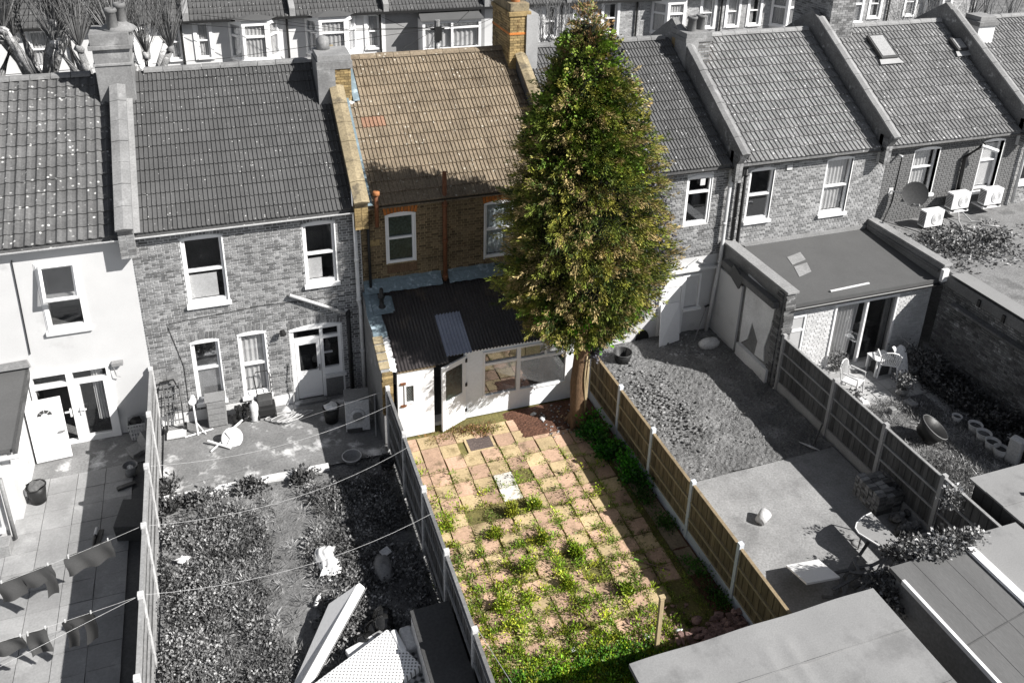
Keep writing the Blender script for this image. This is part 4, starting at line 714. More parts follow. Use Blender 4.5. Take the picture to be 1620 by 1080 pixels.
# street trees: pollards with knobbly heads and long whips
def pollard(nw=54):
    t = thing('pollarded_tree', (0, 0, 0), 'x', 'tree', 'pollarded street trees'); tk = MB(); wh = MB(); heads = []
    tk.tube([(0, 0, -.05), (.03, 0, 1.5), (-.04, .03, 3.0), (0, 0, 4.2)], [.34, .27, .24, .26], 10)
    for k in range(6):
        a = k * PI / 3 + random.uniform(-.3, .3); L = random.uniform(.8, 1.2); p1 = Vector((math.cos(a) * L * .45, math.sin(a) * L * .45, 4.2 + 1.1)); p2 = Vector((math.cos(a) * L, math.sin(a) * L, 4.2 + random.uniform(2.0, 2.7)))
        tk.tube([(0, 0, 4.0), tuple(p1), tuple(p2)], [.2, .13, .10], 8); tk.blob(tuple(p2), (.14, .14, .13), 7, .35); heads.append(p2)
    for h in heads:
        for j in range(nw):
            a = random.uniform(0, 2 * PI); sp = random.uniform(.1, 1.25); L = random.uniform(1.2, 3.2); e = h + Vector((math.cos(a) * sp * L * .5, math.sin(a) * sp * L * .5, L)); m_ = h.lerp(e, .5) + Vector((random.gauss(0, .1), random.gauss(0, .1), random.gauss(0, .06)))
            wh.tube([tuple(h.lerp(m_, .05)), tuple(m_), tuple(e)], [.014, .009, .003], 3, cap=False)
            for q in range(2):
                u = random.uniform(.2, .8); p = m_.lerp(e, u); wh.tube([tuple(p), tuple(p + Vector((random.gauss(0, .22), random.gauss(0, .22), random.uniform(.15, .6))))], [.006, .002], 3, cap=False)
    local('trunk', tk, 'bark_g', t, smooth=True); local('crown', wh, 'whip', t)['kind'] = 'stuff'; return t
pl0 = pollard(); lab = ['leftmost pollarded tree at the top left corner', 'second pollarded tree from the left, light trunk', 'third pollarded tree left of the big chimney', 'pollarded tree directly behind the big grey chimney', 'far pollarded tree beyond the leftmost roof', 'pollarded tree right of the tall brick chimney', 'pollarded tree beside the green tree top', 'small pollarded tree above the roof windows', 'pollarded tree at the top right behind the last parapet']
for i, (x, y, s, r) in enumerate(((-6.6, 11.0, 1.0, 0), (-5.0, 11.3, 1.08, 1.1), (-3.4, 10.8, 1.0, 2.4), (-2.0, 11.6, .92, 3.9), (-8.4, 14.5, 1.15, 5), (12.2, 11.2, .84, .6), (13.4, 12.4, .84, 2), (29.6, 11.4, .8, 4), (33.5, 11.2, .86, 5.2))):
    o = pl0 if i == 0 else (pollard(12) if i == 5 else copy_tree(pl0 if i < 5 else pl5)); pl5 = o if i == 5 else pl0 if i < 5 else pl5; o.location = (x, y, 0); o.scale = (s, s, s * (1.13 if i < 5 else 1)); o.rotation_euler = (0, 0, r); o['label'] = lab[i]
tp = thing('telegraph_pole', (9.4, 16.9, 0), 'dark telegraph pole with wires in front of the square white bay', 'telegraph pole')
part('pole', MB().tube([(9.4, 16.9, -.05), (9.4, 16.9, 5.75)], [.15, .12], 10), 'bark_g', tp); part('cable_box', MB().box(9.25, 9.55, 16.7, 16.85, 4.9, 5.5).box(9.1, 9.7, 16.8, 16.9, 5.35, 5.42), 'black', tp)
for k, (ex, ey, ez) in enumerate(((-2, 20, 5.6), (2.6, 19.5, 5.6), (7.3, 20, 5.5), (12, 20, 5.6), (-8, 12, 5.8), (14, 20, 5.4), (1.0, 7.8, 5.0), (5.5, 7.8, 5.0), (0, 17, 6.4))): part('wire', MB().tube([(9.4, 16.9, 5.4), ((9.4 + ex) / 2, (16.9 + ey) / 2, (5.4 + ez) / 2 - .3), (ex, ey, ez)], .012, 3), 'cable', tp)

# ------------------------------------------------------------------ fences
def fence(X, ys, ztop, side, label, bm, rm, pm, cap, grav=None, rails=(.5, .95), zb=0.0, leanpost=.0, ptop=.08):
    """close-board fence along Y at X; posts at ys; side -1/+1 = the face the rails and posts stand out on"""
    t = thing('fence', (X, ys[0], 0), label, 'fence', 'garden fences between the plots'); bms = MB().box(-.008, .008, 0, .105, 0, 1).data('board', M[bm])
    for y in ys: part('post', MB().box(X - .05, X + .05, y - .045, y + .045, zb - .1, ztop + ptop).add(MB().prism([(X - .05, y - .045, ztop + ptop), (X + .05, y - .045, ztop + ptop), (X + .05, y + .045, ztop + ptop), (X - .05, y + .045, ztop + ptop)], (0, 0, .01))), pm, t, bevel=.012)
    for a, b in zip(ys, ys[1:]):
        y0, y1 = min(a, b) + .045, max(a, b) - .045; zt = ztop - random.uniform(0, .05); z0 = zb + (.24 if grav else .04)
        if grav: part('gravel_board', MB().box(X - .025, X + .025, y0, y1, zb - .05, zb + .25), grav, t, bevel=.006)
        p = part('panel', MB().box(X - .025, X + .025, y0, y0 + .03, z0, zt).box(X - .025, X + .025, y1 - .03, y1, z0, zt).box(X - .024, X + .024, y0 + .01, y1 - .01, z0, z0 + .04), rm, t); n = max(1, int((y1 - y0) / .088))
        for z in rails: part('rail', MB().box(X + side * .022 - .018, X + side * .022 + .018, y0, y1, zb + z - .022, zb + z + .022), rm, p)
        part('cap', MB().box(X - .032, X + .032, y0, y1, zt, zt + .028), cap, p)
        for k in range(n): o = link('board', bms, p); o.location = Vector((X - side * .006 * (k % 2), y0 + k * (y1 - y0) / n, z0 + .01)) - W(p); o.scale = (1, 1, zt - z0 - .012); o.rotation_euler = (0, 0, side * .05)
    return t
fence(8.45, [-2.05, -3.72, -5.38, -7.14, -8.9, -10.6], 1.42, -1, 'brown close-board fence with white posts right of the paved garden', 'fenceB', 'fenceR', 'postW', 'capO', 'postW', (.55, .98))
fence(13.38, [-3.2, -5.24, -7.0, -8.74, -10.5], 1.6, -1, 'grey close-board fence with concrete posts along the lawn garden', 'fenceG', 'fenceGR', 'postG', 'fenceGR', 'postG', (.75, 1.18))
fence(3.1, [-2.45, -4.15, -5.9, -7.6, -9.35, -11.1], 1.66, -1, 'shaded grey fence left of the paved garden', 'fenceG', 'fenceGR', 'postL', 'timber_g', None, (.4, 1.0, 1.5))
fence(-2.06, [-.08, -1.85, -3.6, -5.3, -6.95, -8.6, -10.2], 1.68, 1, 'tall narrow fence between the left patio and the weedy garden', 'fenceG', 'fenceGR', 'postL', 'fenceGR', None, (.35, .8, 1.2, 1.55))

# ------------------------------------------------------------------ paving
def paving(name, label_m, x0, x1, y0, y1, sx, sy, pick, jit, z=0.0, gap=.02, chip=.02, skip=None, lost=0):
    base = tag(part(name, MB().poly([(x0, y1, z - .03), (x1, y1, z - .03), (x1, y0, z - .03), (x0, y0, z - .03)]), label_m, None), kind='structure'); base.location = (0, 0, 0); meshes = {}
    nx = int((x1 - x0) / sx); ny = int((y0 - y1) / sy); cells = []
    for r in range(ny):
        for c in range(nx):
            cx = x0 + (c + .5) * sx; cy = y0 - (r + .5) * sy; f = r / ny
            if skip and skip(cx, cy) or random.random() < lost * f: continue
            m = pick(r, c, cx, cy); v_ = random.randrange(4)
            if (m, v_, r > ny * .5) not in meshes:
                mb = MB(); P = []; e = chip * (1 if r <= ny * .5 else 2.2); hx, hy = sx / 2 - gap / 2, sy / 2 - gap / 2
                for (ux, uy, tx, ty) in ((1, 1, -1, 0), (-1, 1, 0, -1), (-1, -1, 1, 0), (1, -1, 0, 1)):
                    q = random.uniform(.02, .09) * e * 30; P += [(ux * hx * (1 - (q if ty else 0) * 1.0) if not tx else ux * hx, uy * hy * (1 - (q if tx else 0)), -.028), (ux * hx * (1 - (q if tx else 0)), uy * hy * (1 - (q if ty else 0)), -.028)]
                    for w_ in (.35, .68): P.append((ux * hx + tx * 2 * hx * w_, uy * hy + ty * 2 * hy * w_, -.028)); P[-1] = (P[-1][0] * (1 - random.uniform(0, e) * 1.5), P[-1][1] * (1 - random.uniform(0, e) * 1.5), -.028)
                mb.prism(P, (0, 0, .032)); meshes[(m, v_, r > ny * .5)] = mb.data('paving_slab', M[m])
            o = link('paving_slab', meshes[(m, v_, r > ny * .5)], base); j = jit * (.3 + f * 1.6)
            o.location = (cx + random.uniform(-j, j), cy + random.uniform(-j, j), z + random.uniform(-.004, .006)); o.rotation_euler = (random.uniform(-.012, .012), random.uniform(-.012, .012), random.uniform(-j, j) * 1.3); cells.append((cx, cy))
    return cells
WC_ = (5.693,-4.424,0)
def pkH3(r, c, x, y):
    if abs(x - WC_[0]) < .52 and abs(y - WC_[1]) < .42 and random.random() < .8: return 'slabW'
    return 'slabP' if (r + c) % 2 == 0 or random.random() < .16 else 'slabB'
H3_cells = paving('paved_garden', 'sand_c', 3.3, 7.95, -2.32, -9.9, .455, .445, pkH3, .022, gap=.022, skip=lambda x, y: (abs(x - 5.18) < .42 and abs(y + 2.95) < .32) or (x > 7.5 and y < -8.2) or (x > 7.2 and y < -9.0), lost=.12)
struct('garden_edge_soil', MB().poly([(8.0, -1.9, .012), (8.4, -1.9, .012), (8.4, -10.5, .012), (8.0, -10.5, .012)]), 'soil_c'); tag(part('soil_patch', MB().grid(40, 30, lambda u, v_: (5.9 + u * 2.45, -3.1 + v_ * 1.1, .004 + random.uniform(0, .02) - .03 * max(0, abs(u - .55) * 2 - .75) * 8)), 'soil_c', None), kind='structure')
mh = thing('manhole_cover', (5.18, -2.95, 0), 'dark rectangular manhole cover set in the coloured paving', 'manhole cover'); part('plate', MB().box(4.9, 5.48, -3.16, -2.72, -.02, .008), 'manhole', mh, bevel=.004); part('frame', MB().box(4.84, 4.9, -3.22, -2.66, -.02, .004).box(5.48, 5.54, -3.22, -2.66, -.02, .004).box(4.9, 5.48, -3.22, -3.16, -.02, .004).box(4.9, 5.48, -2.72, -2.66, -.02, .004), 'slabB', mh)
paving('left_patio', 'jointG', -9.0, -2.2, -1.2, -12, .58, .55, lambda r, c, x, y: 'slabG', .003, gap=.010, chip=.003)
struct('door_apron', MB().box(-5.2, -2.2, -1.2, -.02, -.03, -.0), 'conc')
paving('edging_strip', 'sand_c', 7.98, 8.38, -3.9, -8.3, .4, .7, lambda r, c, x, y: 'concB', .01, z=.015)
paving('lawn_path', 'soil', 17.0, 17.42, -4.6, -6.0, .42, .45, lambda r, c, x, y: 'slabL', .01)
paving('small_patio', 'conc2', 14.6, 17.3, -3.3, -4.6, .54, .43, lambda r, c, x, y: 'slabL', .01, z=.012)

# ------------------------------------------------------------------ the tall conifer with ivy
TX, TY = 7.72, -2.95
tree = thing('conifer_tree', (TX, TY, 0), 'tall dense green and brown conifer with ivy in the colour garden', 'tree')
tk = MB().tube([(TX, TY, -.1), (TX + .02, TY, .4), (TX - .02, TY + .02, 1.2), (TX + .03, TY, 2.2), (TX, TY, 5), (TX - .05, TY, 9.3)], [.27, .21, .2, .19, .14, .03], 16)
for k in range(5): a = k * 1.3; tk.tube([(TX + .1 * math.cos(a), TY + .1 * math.sin(a), .35), (TX + .32 * math.cos(a), TY + .32 * math.sin(a), -.06)], [.1, .05], 7)
part('trunk', tk, 'bark', tree, smooth=True)
# silhouette measured in height steps: (z, x left, x right)
PROF = [(2.3, 7.35, 8.1), (2.7, 6.9, 8.45), (3.1, 6.4, 8.95), (3.5, 6.1, 9.28), (3.9, 5.97, 9.45), (4.6, 5.92, 9.52), (5.3, 5.95, 9.45), (6.0, 6.02, 9.3), (6.6, 6.12, 9.14), (7.2, 6.27, 8.92), (7.8, 6.42, 8.7), (8.3, 6.6, 8.48), (8.8, 6.77, 8.28), (9.2, 6.93, 8.08), (9.6, 7.1, 7.88), (10.0, 7.27, 7.7), (10.35, 7.44, 7.54)]
pz = np.array([p[0] for p in PROF]); pl_ = np.array([p[1] for p in PROF]); pr_ = np.array([p[2] for p in PROF])
def crown_at(z): return (np.interp(z, pz, pl_) + np.interp(z, pz, pr_)) / 2, (np.interp(z, pz, pr_) - np.interp(z, pz, pl_)) / 2
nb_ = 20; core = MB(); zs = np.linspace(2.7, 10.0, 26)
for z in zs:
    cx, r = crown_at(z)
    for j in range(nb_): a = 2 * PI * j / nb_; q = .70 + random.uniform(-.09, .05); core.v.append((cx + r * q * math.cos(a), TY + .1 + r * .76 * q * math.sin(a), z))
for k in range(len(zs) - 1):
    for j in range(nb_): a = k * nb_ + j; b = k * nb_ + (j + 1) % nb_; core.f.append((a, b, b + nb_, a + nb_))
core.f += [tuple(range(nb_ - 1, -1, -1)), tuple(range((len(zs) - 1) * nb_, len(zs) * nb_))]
part('crown_shade_core', core, 'core', tree)['kind'] = 'stuff'  # solid near-black hull behind the sprays; the crown's inner shade put into its colour
def sprays(n, zlo, zhi, shell, per, ln, rad, ls, up, palette, weights=None):
    P, D, S, Cc = [], [], [], []
    zc = zlo + (zhi - zlo) * rng.random(n * 3); cx, r = crown_at(zc); keep = rng.random(n * 3) < (r / 1.78); zc, cx, r = zc[keep][:n], cx[keep][:n], r[keep][:n]; n = len(zc)
    th = rng.random(n) * 2 * PI
    # lobes: bulges and hollows round the crown
    lob = .05 * np.sin(th * 5 + zc * 2.1) + .06 * np.sin(th * 3 - zc * 3.3) + .05 * np.sin(th * 8 + zc * 5.5)
    q = shell[0] + (shell[1] - shell[0]) * rng.random(n) + lob
    C0 = np.stack([cx + r * q * np.cos(th), TY + .1 + r * .8 * q * np.sin(th), zc], 1); out = np.stack([np.cos(th), np.sin(th), up + .25 * rng.normal(size=n)], 1); out /= np.linalg.norm(out, axis=1, keepdims=True)
    pal = np.array(palette); ci = rng.choice(len(pal), n, p=weights); base = pal[ci] * (1 + .3 * rng.normal(size=(n, 1))).clip(.4, 1.8)
    L = ln * (.6 + .8 * rng.random(n))
    t = rng.random((n, per)); tt = t[..., None]; off = rng.normal(size=(n, per, 3)) * rad * (1.15 - tt)
    P = C0[:, None] + out[:, None] * (tt - .35) * L[:, None, None] + off; dirn = out[:, None] + off / rad * .5 + rng.normal(size=(n, per, 3)) * .25
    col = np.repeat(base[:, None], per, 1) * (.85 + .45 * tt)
    return P.reshape(-1, 3), dirn.reshape(-1, 3), (ls * (.7 + .6 * rng.random(n * per))), col.reshape(-1, 3).clip(0, 1)
# conifer sprays: olive, dark green, tan-brown tips
GRN = [(.19, .20, .03), (.12, .15, .024), (.05, .075, .015), (.27, .21, .09), (.27, .25, .05), (.33, .25, .115)]
P, D, S, Cc = sprays(1650, 2.6, 8.9, (.72, .99), 96, .6, .10, .066, .1, GRN, [.24, .22, .15, .17, .12, .10])
o = leaves('crown', P, D, S * 1.25, Cc, .2, tree); o['label'] = 'brown-tipped conifer sprays'
P, D, S, Cc = sprays(170, 2.9, 9.2, (.97, 1.09), 60, .62, .05, .085, .25, GRN, [.2, .2, .1, .25, .1, .15]); leaves('outer_sprays', P, D, S, Cc, .2, tree)
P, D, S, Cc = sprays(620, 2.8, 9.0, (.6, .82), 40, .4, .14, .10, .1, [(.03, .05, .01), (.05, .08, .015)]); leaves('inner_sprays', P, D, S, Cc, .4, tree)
P, D, S, Cc = sprays(470, 7.1, 9.7, (.74, 1.0), 60, .34, .12, .072, .4, [(.11, .18, .02), (.15, .21, .03), (.06, .10, .015), (.20, .20, .05)], [.35, .25, .2, .2])
o = leaves('ivy', P, D, S, Cc, .75, tree); o['label'] = 'glossy ivy over the upper crown'
P, D, S, Cc = sprays(150, 9.3, 10.45, (.4, .95), 40, .38, .08, .08, .8, [(.20, .15, .06), (.12, .16, .03), (.27, .17, .08)]); leaves('crown_tip', P, D, S, Cc, .4, tree)
P, D, S, Cc = sprays(230, 2.3, 3.9, (.4, .95), 40, .30, .11, .075, -.2, [(.09, .24, .015), (.15, .32, .025), (.035, .08, .012)], [.4, .3, .3]); leaves('lower_ivy', P, D, S, Cc, .75, tree)
# greyed fringe on the side away from the colour garden
th = rng.random(420) * 1.5 - .95; zc = 2.0 + 7.8 * rng.random(420) ** 1.3; cx, r = crown_at(zc); C0 = np.stack([cx + r * (1.0 + .04 * rng.normal(size=420)) * np.cos(th * .8), TY + .1 + r * .8 * np.sin(th * .8), zc], 1)
P = (C0[:, None] + rng.normal(size=(420, 26, 3)) * .10).reshape(-1, 3); o = leaves('outer_ivy', P, rng.normal(size=P.shape) + np.array([.8, -.2, -.2]), .07, np.tile(np.array([[.055, .053, .066]]), (len(P), 1)) * (.5 + rng.random((len(P), 1))), .7, tree); o['label'] = 'grey-toned fringe on the right'
iv = MB()
for k in range(5): a = -1.2 + .35 * k; iv.tube([(TX + .2 * math.cos(a + .2 * math.sin(z * 3 + k)), TY + .2 * math.sin(a + .2 * math.sin(z * 3 + k)), z) for z in np.linspace(.45 + .1 * k, 2.1, 9)], .022, 5)
part('ivy_stems', iv, 'timber', tree, smooth=True)

# ------------------------------------------------------------------ weeds, grass and plants
def tufts(pts, per, ls, h, palette, spread, aspect, upw=1.0, nm='weeds', label=None, group=None, seed=None):
    pts = np.array(pts); n = len(pts); pal = np.array(palette)
    base = pal[rng.integers(0, len(pal), n)] * (1 + .2 * rng.normal(size=(n, 1))).clip(.5, 1.5) * (1 + .38 * np.sin(pts[:, :1] * 2.7 + 1.3 * np.sin(pts[:, 1:2] * 1.9)) * np.sin(pts[:, 1:2] * 2.3 + pts[:, :1])); hh = h * (.45 + .9 * rng.random(n))
    off = rng.normal(size=(n, per, 3)) * spread; off[..., 2] = np.abs(rng.random((n, per))) * hh[:, None]
    P = pts[:, None] + off; D = np.stack([off[..., 0] / spread * .5, off[..., 1] / spread * .5, np.full((n, per), upw)], 2) + rng.normal(size=(n, per, 3)) * .45
    col = base[:, None] * (.75 + .5 * rng.random((n, per, 1))); return leaves(nm, P.reshape(-1, 3), D.reshape(-1, 3), ls * (.6 + .8 * rng.random(n * per)), col.reshape(-1, 3).clip(0, 1), aspect)
WG = [(.16, .26, .012), (.24, .32, .02), (.10, .18, .012), (.30, .32, .03)]
pts = []
def dens(x, y):  # weeds thicken towards the far end and along the left fence
    f = max(0, (-y - 3.4) / 6.5); d = f ** 1.7 * .95 * (1.25 - .13 * (x - 3.2)) + (.9 if x < 3.65 and y < -3.2 else 0) * (.3 + f) + (.5 if y < -8.9 else 0)
    nse = .5 + .5 * math.sin(x * 2.3 + y * 1.1) * math.sin(y * 2.9 - x * 1.7); return min(1, d * (.35 + 1.1 * nse))
for _ in range(9000):
    x, y = random.uniform(3.2, 7.75), random.uniform(-10.6, -3.1)
    if random.random() > dens(x, y) or (x > 6.9 and y < -6.2 and random.random() < .85): continue
    gx, gy = (x - 3.3) / .455, (-2.32 - y) / .445; e = min(abs(gx - round(gx)), abs(gy - round(gy)))
    if e < .17 or random.random() < max(0, -y - 6.6) * .2 * (1.3 if x < 5.8 else .5): pts.append((x, y, 0))
    if len(pts) > 780: break
tag(tufts(pts, 44, .058, .17, WG, .05, .36), 'bright green weeds growing up through the paving joints', 'weeds', kind='stuff')
pts = [(3.3 + .455 * random.randrange(0, 11) + random.gauss(0, .022), random.uniform(-9.5, -3.2), 0) if k % 2 else (random.uniform(3.3, 7.7), -2.32 - .445 * random.randrange(3, 17) + random.gauss(0, .022), 0) for k in range(3800)]
pts = [p for p in pts if random.random() < .14 + max(0, (-p[1] - 3.8)) * .13]
tag(tufts(pts, 20, .038, .035, [(.13, .20, .02), (.18, .23, .03), (.23, .23, .05)], .038, .35, nm='moss', upw=.6), 'yellow-green moss and small weeds lining the slab joints', 'moss', kind='stuff')
CL = [((4.62, -5.9), .32), ((4.9, -7.0), .4), ((5.5, -6.35), .38), ((3.72, -5.35), .55), ((5.15, -5.4), .33), ((5.7, -5.35), .3), ((6.05, -6.9), .28), ((5.55, -7.6), .35), ((4.2, -7.7), .45), ((6.6, -8.1), .35)]
labs = ['weed clump, middle of the paving left of centre', 'weed clump, dense in mid paving', 'weed clump right of the dense middle growth', 'tall yellow-green weed clump beside the left fence', 'weed clump just below the white stained slabs', 'weed clump at the right of the white stained slabs', 'small dark weed clump towards the paving right edge', 'spiky weed clump in the lower paving', 'broad weed clump in the lower left paving', 'weed clump near the wooden stake']
for i, ((x, y), s) in enumerate(CL): o = tufts([(x + random.gauss(0, .12 * s), y + random.gauss(0, .11 * s), 0) for _ in range(9)], 60, .065, s * .75, WG, .05, .35, nm='weed_clump'); tag(o, labs[i], 'weed', 'bigger weed clumps in the paving')
bp = [(7.98, -3.35), (8.02, -3.7), (8.0, -4.05), (8.15, -4.4), (8.2, -4.8), (8.2, -5.15), (8.28, -5.45), (7.85, -3.55), (7.9, -4.3)]
tag(tufts([(x + random.gauss(0, .10) - .05, y + random.gauss(0, .10), 0) for x, y in bp for _ in range(6)], 60, .075, .34, [(.03, .17, .01), (.06, .26, .012), (.02, .09, .01)], .09, .7, upw=.5, nm='green_shrub'), 'bright green leafy shrub row beside the white-posted fence', 'shrub')
for i, ((x, y, s), l) in enumerate(zip([(8.15, -6.6, .5), (8.1, -8.0, .7), (8.15, -8.75, .6), (8.05, -5.9, .45)], ['dark green weeds at the fence foot, upper of the two middle clumps', 'large dark green clump at the fence foot near the pink rubble', 'dark green clump at the fence foot behind the rubble heap', 'small green clump just below the bright shrub row'])): tag(tufts([(x + random.gauss(0, .08) + .05, y + random.gauss(0, .15), 0) for _ in range(13)], 40, .055, .28 * s, [(.035, .11, .012), (.06, .15, .02)], .09, .5, nm='fence_foot_weeds'), l, 'weeds', 'clumps along the brown fence')
pts = [(random.uniform(3.2, 6.6), random.uniform(-10.9, -9.25), 0) for _ in range(400)]; tag(tufts(pts, 46, .06, .22, [(.06, .17, .012), (.12, .26, .015), (.04, .11, .012)], .07, .4, nm='nettle_bed'), 'thick bed of green weeds at the near end of the colour garden', 'weeds', kind='stuff')
pts = [(4.9 + random.gauss(0, .42), -2.42 + random.gauss(0, .09), 0) for _ in range(60)] + [(5.5 + random.gauss(0, .12), -2.55 + random.gauss(0, .08), 0) for _ in range(20)]
tag(tufts(pts, 26, .07, .03, [(.26, .15, .06), (.20, .10, .04), (.16, .17, .03)], .05, .18, upw=.15, nm='dead_leaves'), 'heap of brown dead stems at the back door wall', 'leaf litter', kind='stuff')
GG = [(.105,) * 3, (.16,) * 3, (.06,) * 3, (.27,) * 3]
def gd(x, y):  # dirt path down the middle of the weedy garden
    px = .5 + .1 * math.sin(y * 1.3); return (1 - math.exp(-((x - px) / (.47 + .1 * math.sin(y * 2.7))) ** 6)) * (1 - .75 * math.exp(-((y + 3.1) / .35) ** 2))
pts = []
for _ in range(6500):
    x, y = random.uniform(-1.93, 2.95), random.uniform(-10.5, -2.85); n = .5 + .5 * math.sin(x * 3.1 + y * 1.3) * math.sin(y * 2.1 - x * 1.1)
    if random.random() < gd(x, y) ** 2 * min(1, .05 + 1.25 * n): pts.append((x, y, 0))
tag(tufts(pts[:3800], 28, .056, .16, GG, .058, .62, upw=.35, nm='weed_carpet'), 'grey-toned broadleaf weeds carpeting the neglected garden', 'weeds', kind='stuff')
pts = [(random.uniform(-1.4, 1.9), random.uniform(-9, -3.2), 0) for _ in range(900)]; pts = [p for p in pts if random.random() < .12 + gd(p[0], p[1])]; tag(tufts(pts, 22, .17, .03, [(.22,) * 3, (.32,) * 3, (.14,) * 3], .04, .07, upw=.6, nm='long_grass'), 'long grey-toned grass among the weeds', 'grass', kind='stuff')
for i, (x, y) in enumerate([(-1.95, -2.4), (-1.25, -2.95), (-.2, -2.9), (1.0, -2.95), (-1.9, -3.0)]): tag(tufts([(x + random.gauss(0, .12), y + random.gauss(0, .1), 0) for _ in range(16)], 30, .10, .18, [(.07,) * 3, (.13,) * 3], .06, .6, nm='kerb_weed'), ['weed at the foot of the left fence by the kerb end', 'dark weed at the left of the whitewashed kerb', 'dark weed below the middle of the whitewashed kerb', 'dark weed at the right of the whitewashed kerb', 'weed just below the left end of the kerb'][i], 'weed', 'dark weeds along the whitewashed kerb')
pts = [(random.uniform(13.6, 17.3), random.uniform(-11, -4.6), 0) for _ in range(3400)]; pts = [p for p in pts if .5 + .5 * math.sin(p[0] * 2.1) * math.sin(p[1] * 1.9 + p[0]) > random.random() * .75]
tag(tufts(pts, 26, .11, .05, [(.17,) * 3, (.28,) * 3, (.38,) * 3, (.11,) * 3], .085, .10, upw=.55, nm='lawn_grass'), 'rough grey-toned grass of the small back lawn', 'grass', kind='stuff')
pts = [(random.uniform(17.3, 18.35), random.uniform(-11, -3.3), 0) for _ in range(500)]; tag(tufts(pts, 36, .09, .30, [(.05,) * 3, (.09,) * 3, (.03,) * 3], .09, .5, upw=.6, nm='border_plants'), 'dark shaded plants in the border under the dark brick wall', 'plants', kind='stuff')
iv1, iv2, iv3 = (11.608,-10.573,2.05), (11.819,-9.681,1), (10.358,-10.693,1.7)
pts = [(iv1[0] + random.gauss(0, .33), iv1[1] + random.gauss(0, .07), 2.05 + abs(random.gauss(0, .06))) for _ in range(120)] + [(iv2[0] + random.gauss(0, .22), iv2[1] + random.gauss(0, .1), .8 + random.random() * .4) for _ in range(70)] + [(iv3[0] + random.gauss(0, .16), iv3[1] + random.gauss(0, .2), 1.3 + random.random() * .4) for _ in range(80)] + [(12.95 + random.gauss(0, .05), -9.4 + random.gauss(0, .04), 1.5 + random.random() * .5) for _ in range(12)]
tag(tufts(pts, 22, .065, .09, [(.10,) * 3, (.22,) * 3, (.34,) * 3, (.06,) * 3], .07, .7, upw=.4, nm='ivy_bush'), 'grey-toned ivy spilling over the garage roofs by the rubble', 'ivy')
tag(tufts([(max(18.95, 20.4 + random.gauss(0, .85)), -1.9 + random.gauss(0, .55), 2.69) for _ in range(330)], 14, .10, .02, [(.06,) * 3, (.12,) * 3, (.3,) * 3], .10, .5, upw=.1, nm='roof_moss'), 'dead leaves and moss scattered on the flat terrace', 'leaf litter', kind='stuff')
# stones and rubble
def stones(n, fn, r0, r1, m, nm, label, flat=.6):
    mb = MB()
    for _ in range(n): x, y, z = fn(); r = random.uniform(r0, r1); mb.blob((x, y, z), (r, r * random.uniform(.6, 1), r * flat), 5, .3)
    return tag(part(nm, mb, m, None), label, 'rubble', kind='stuff')
stones(1500, lambda: (random.uniform(8.6, 13.1), random.uniform(-5.5, -.6), random.uniform(.0, .06)), .008, .03, 'rub', 'gravel', 'stony grey soil in the dug-up garden')
stones(700, lambda: (10.1 + random.gauss(0, .45), -2.9 + random.gauss(0, .75), random.uniform(0.02, .10)), .012, .055, 'rub', 'rubble', 'pale broken chippings on the dug-up soil')
stones(110, lambda: (12.2 + random.gauss(0, .5), -.9 + random.gauss(0, .35), .02), .02, .06, 'stone', 'debris', 'pale debris by the white painted wall')
mb = MB()
for _ in range(170): mb.blob((7.9 + random.gauss(0, .38), -9.55 + random.gauss(0, .2), random.uniform(0, .18)), (random.uniform(.04, .13), random.uniform(.04, .1), random.uniform(.03, .07)), 6, .3)
tag(part('rubble_heap', mb, 'rub_c', None), 'pink broken slab rubble heaped in the fence corner', 'rubble', kind='stuff')
stones(120, lambda: (random.uniform(6.2, 7.6), random.uniform(-9.5, -8.6), .01), .015, .05, 'rub_c', 'chippings', 'pinkish chippings round the wooden stake')
stones(90, lambda: (random.uniform(6.9, 8.2), random.uniform(-3.3, -2.1), .03), .01, .035, 'stone', 'white_litter', 'small white litter on the soil at the tree foot')

# ------------------------------------------------------------------ things in the coloured garden
one('wooden_stake', MB().prism([(6.50, -9.47, -.1), (6.58, -9.47, -.1), (6.58, -9.40, -.1), (6.50, -9.40, -.1)], (-.02, 0, 1.42)).cbox((6.52, -9.44, 1.36), (.11, .08, .05)), 'timber', 'pale wooden stake standing at the near end of the paved garden', 'stake', bevel=.006)
st = thing('striped_stick', (7.3, -6.6, 0), 'thin pink and green stick lying across the shaded slabs', 'stick'); part('stick', MB().tube([(7.052,-7.312,0.04), (7.393,-7.631,0.04), (7.678,-7.85,0.03)], .014, 6), 'rub_c', st); part('tape', MB().tube([(7.109,-7.371,0.045), (7.256,-7.506,0.045)], .018, 6), mat('green_tape', (.15, .3, .05)), st)
for i, (p, c, l) in enumerate((((6.946,-2.558,0.03), 'bag', 'larger white bag on the soil near the tree foot'), ((6.781,-2.321,0.03), 'grey_l', 'crumpled grey bag beside the white one at the tree foot'), ((6.501,-9.126,0.03), 'bag', 'white lump on the chippings by the wooden stake'), ((7.144,-9.205,0.03), 'bag', 'white scrap on the pink rubble'), ((5.096,-8.967,0.05), 'bag', 'white scrap in the near weeds'))): one('litter', MB().blob(p, (.08, .06, .04), 8, .35), c, l, 'litter', 'litter in the paved garden', smooth=True)

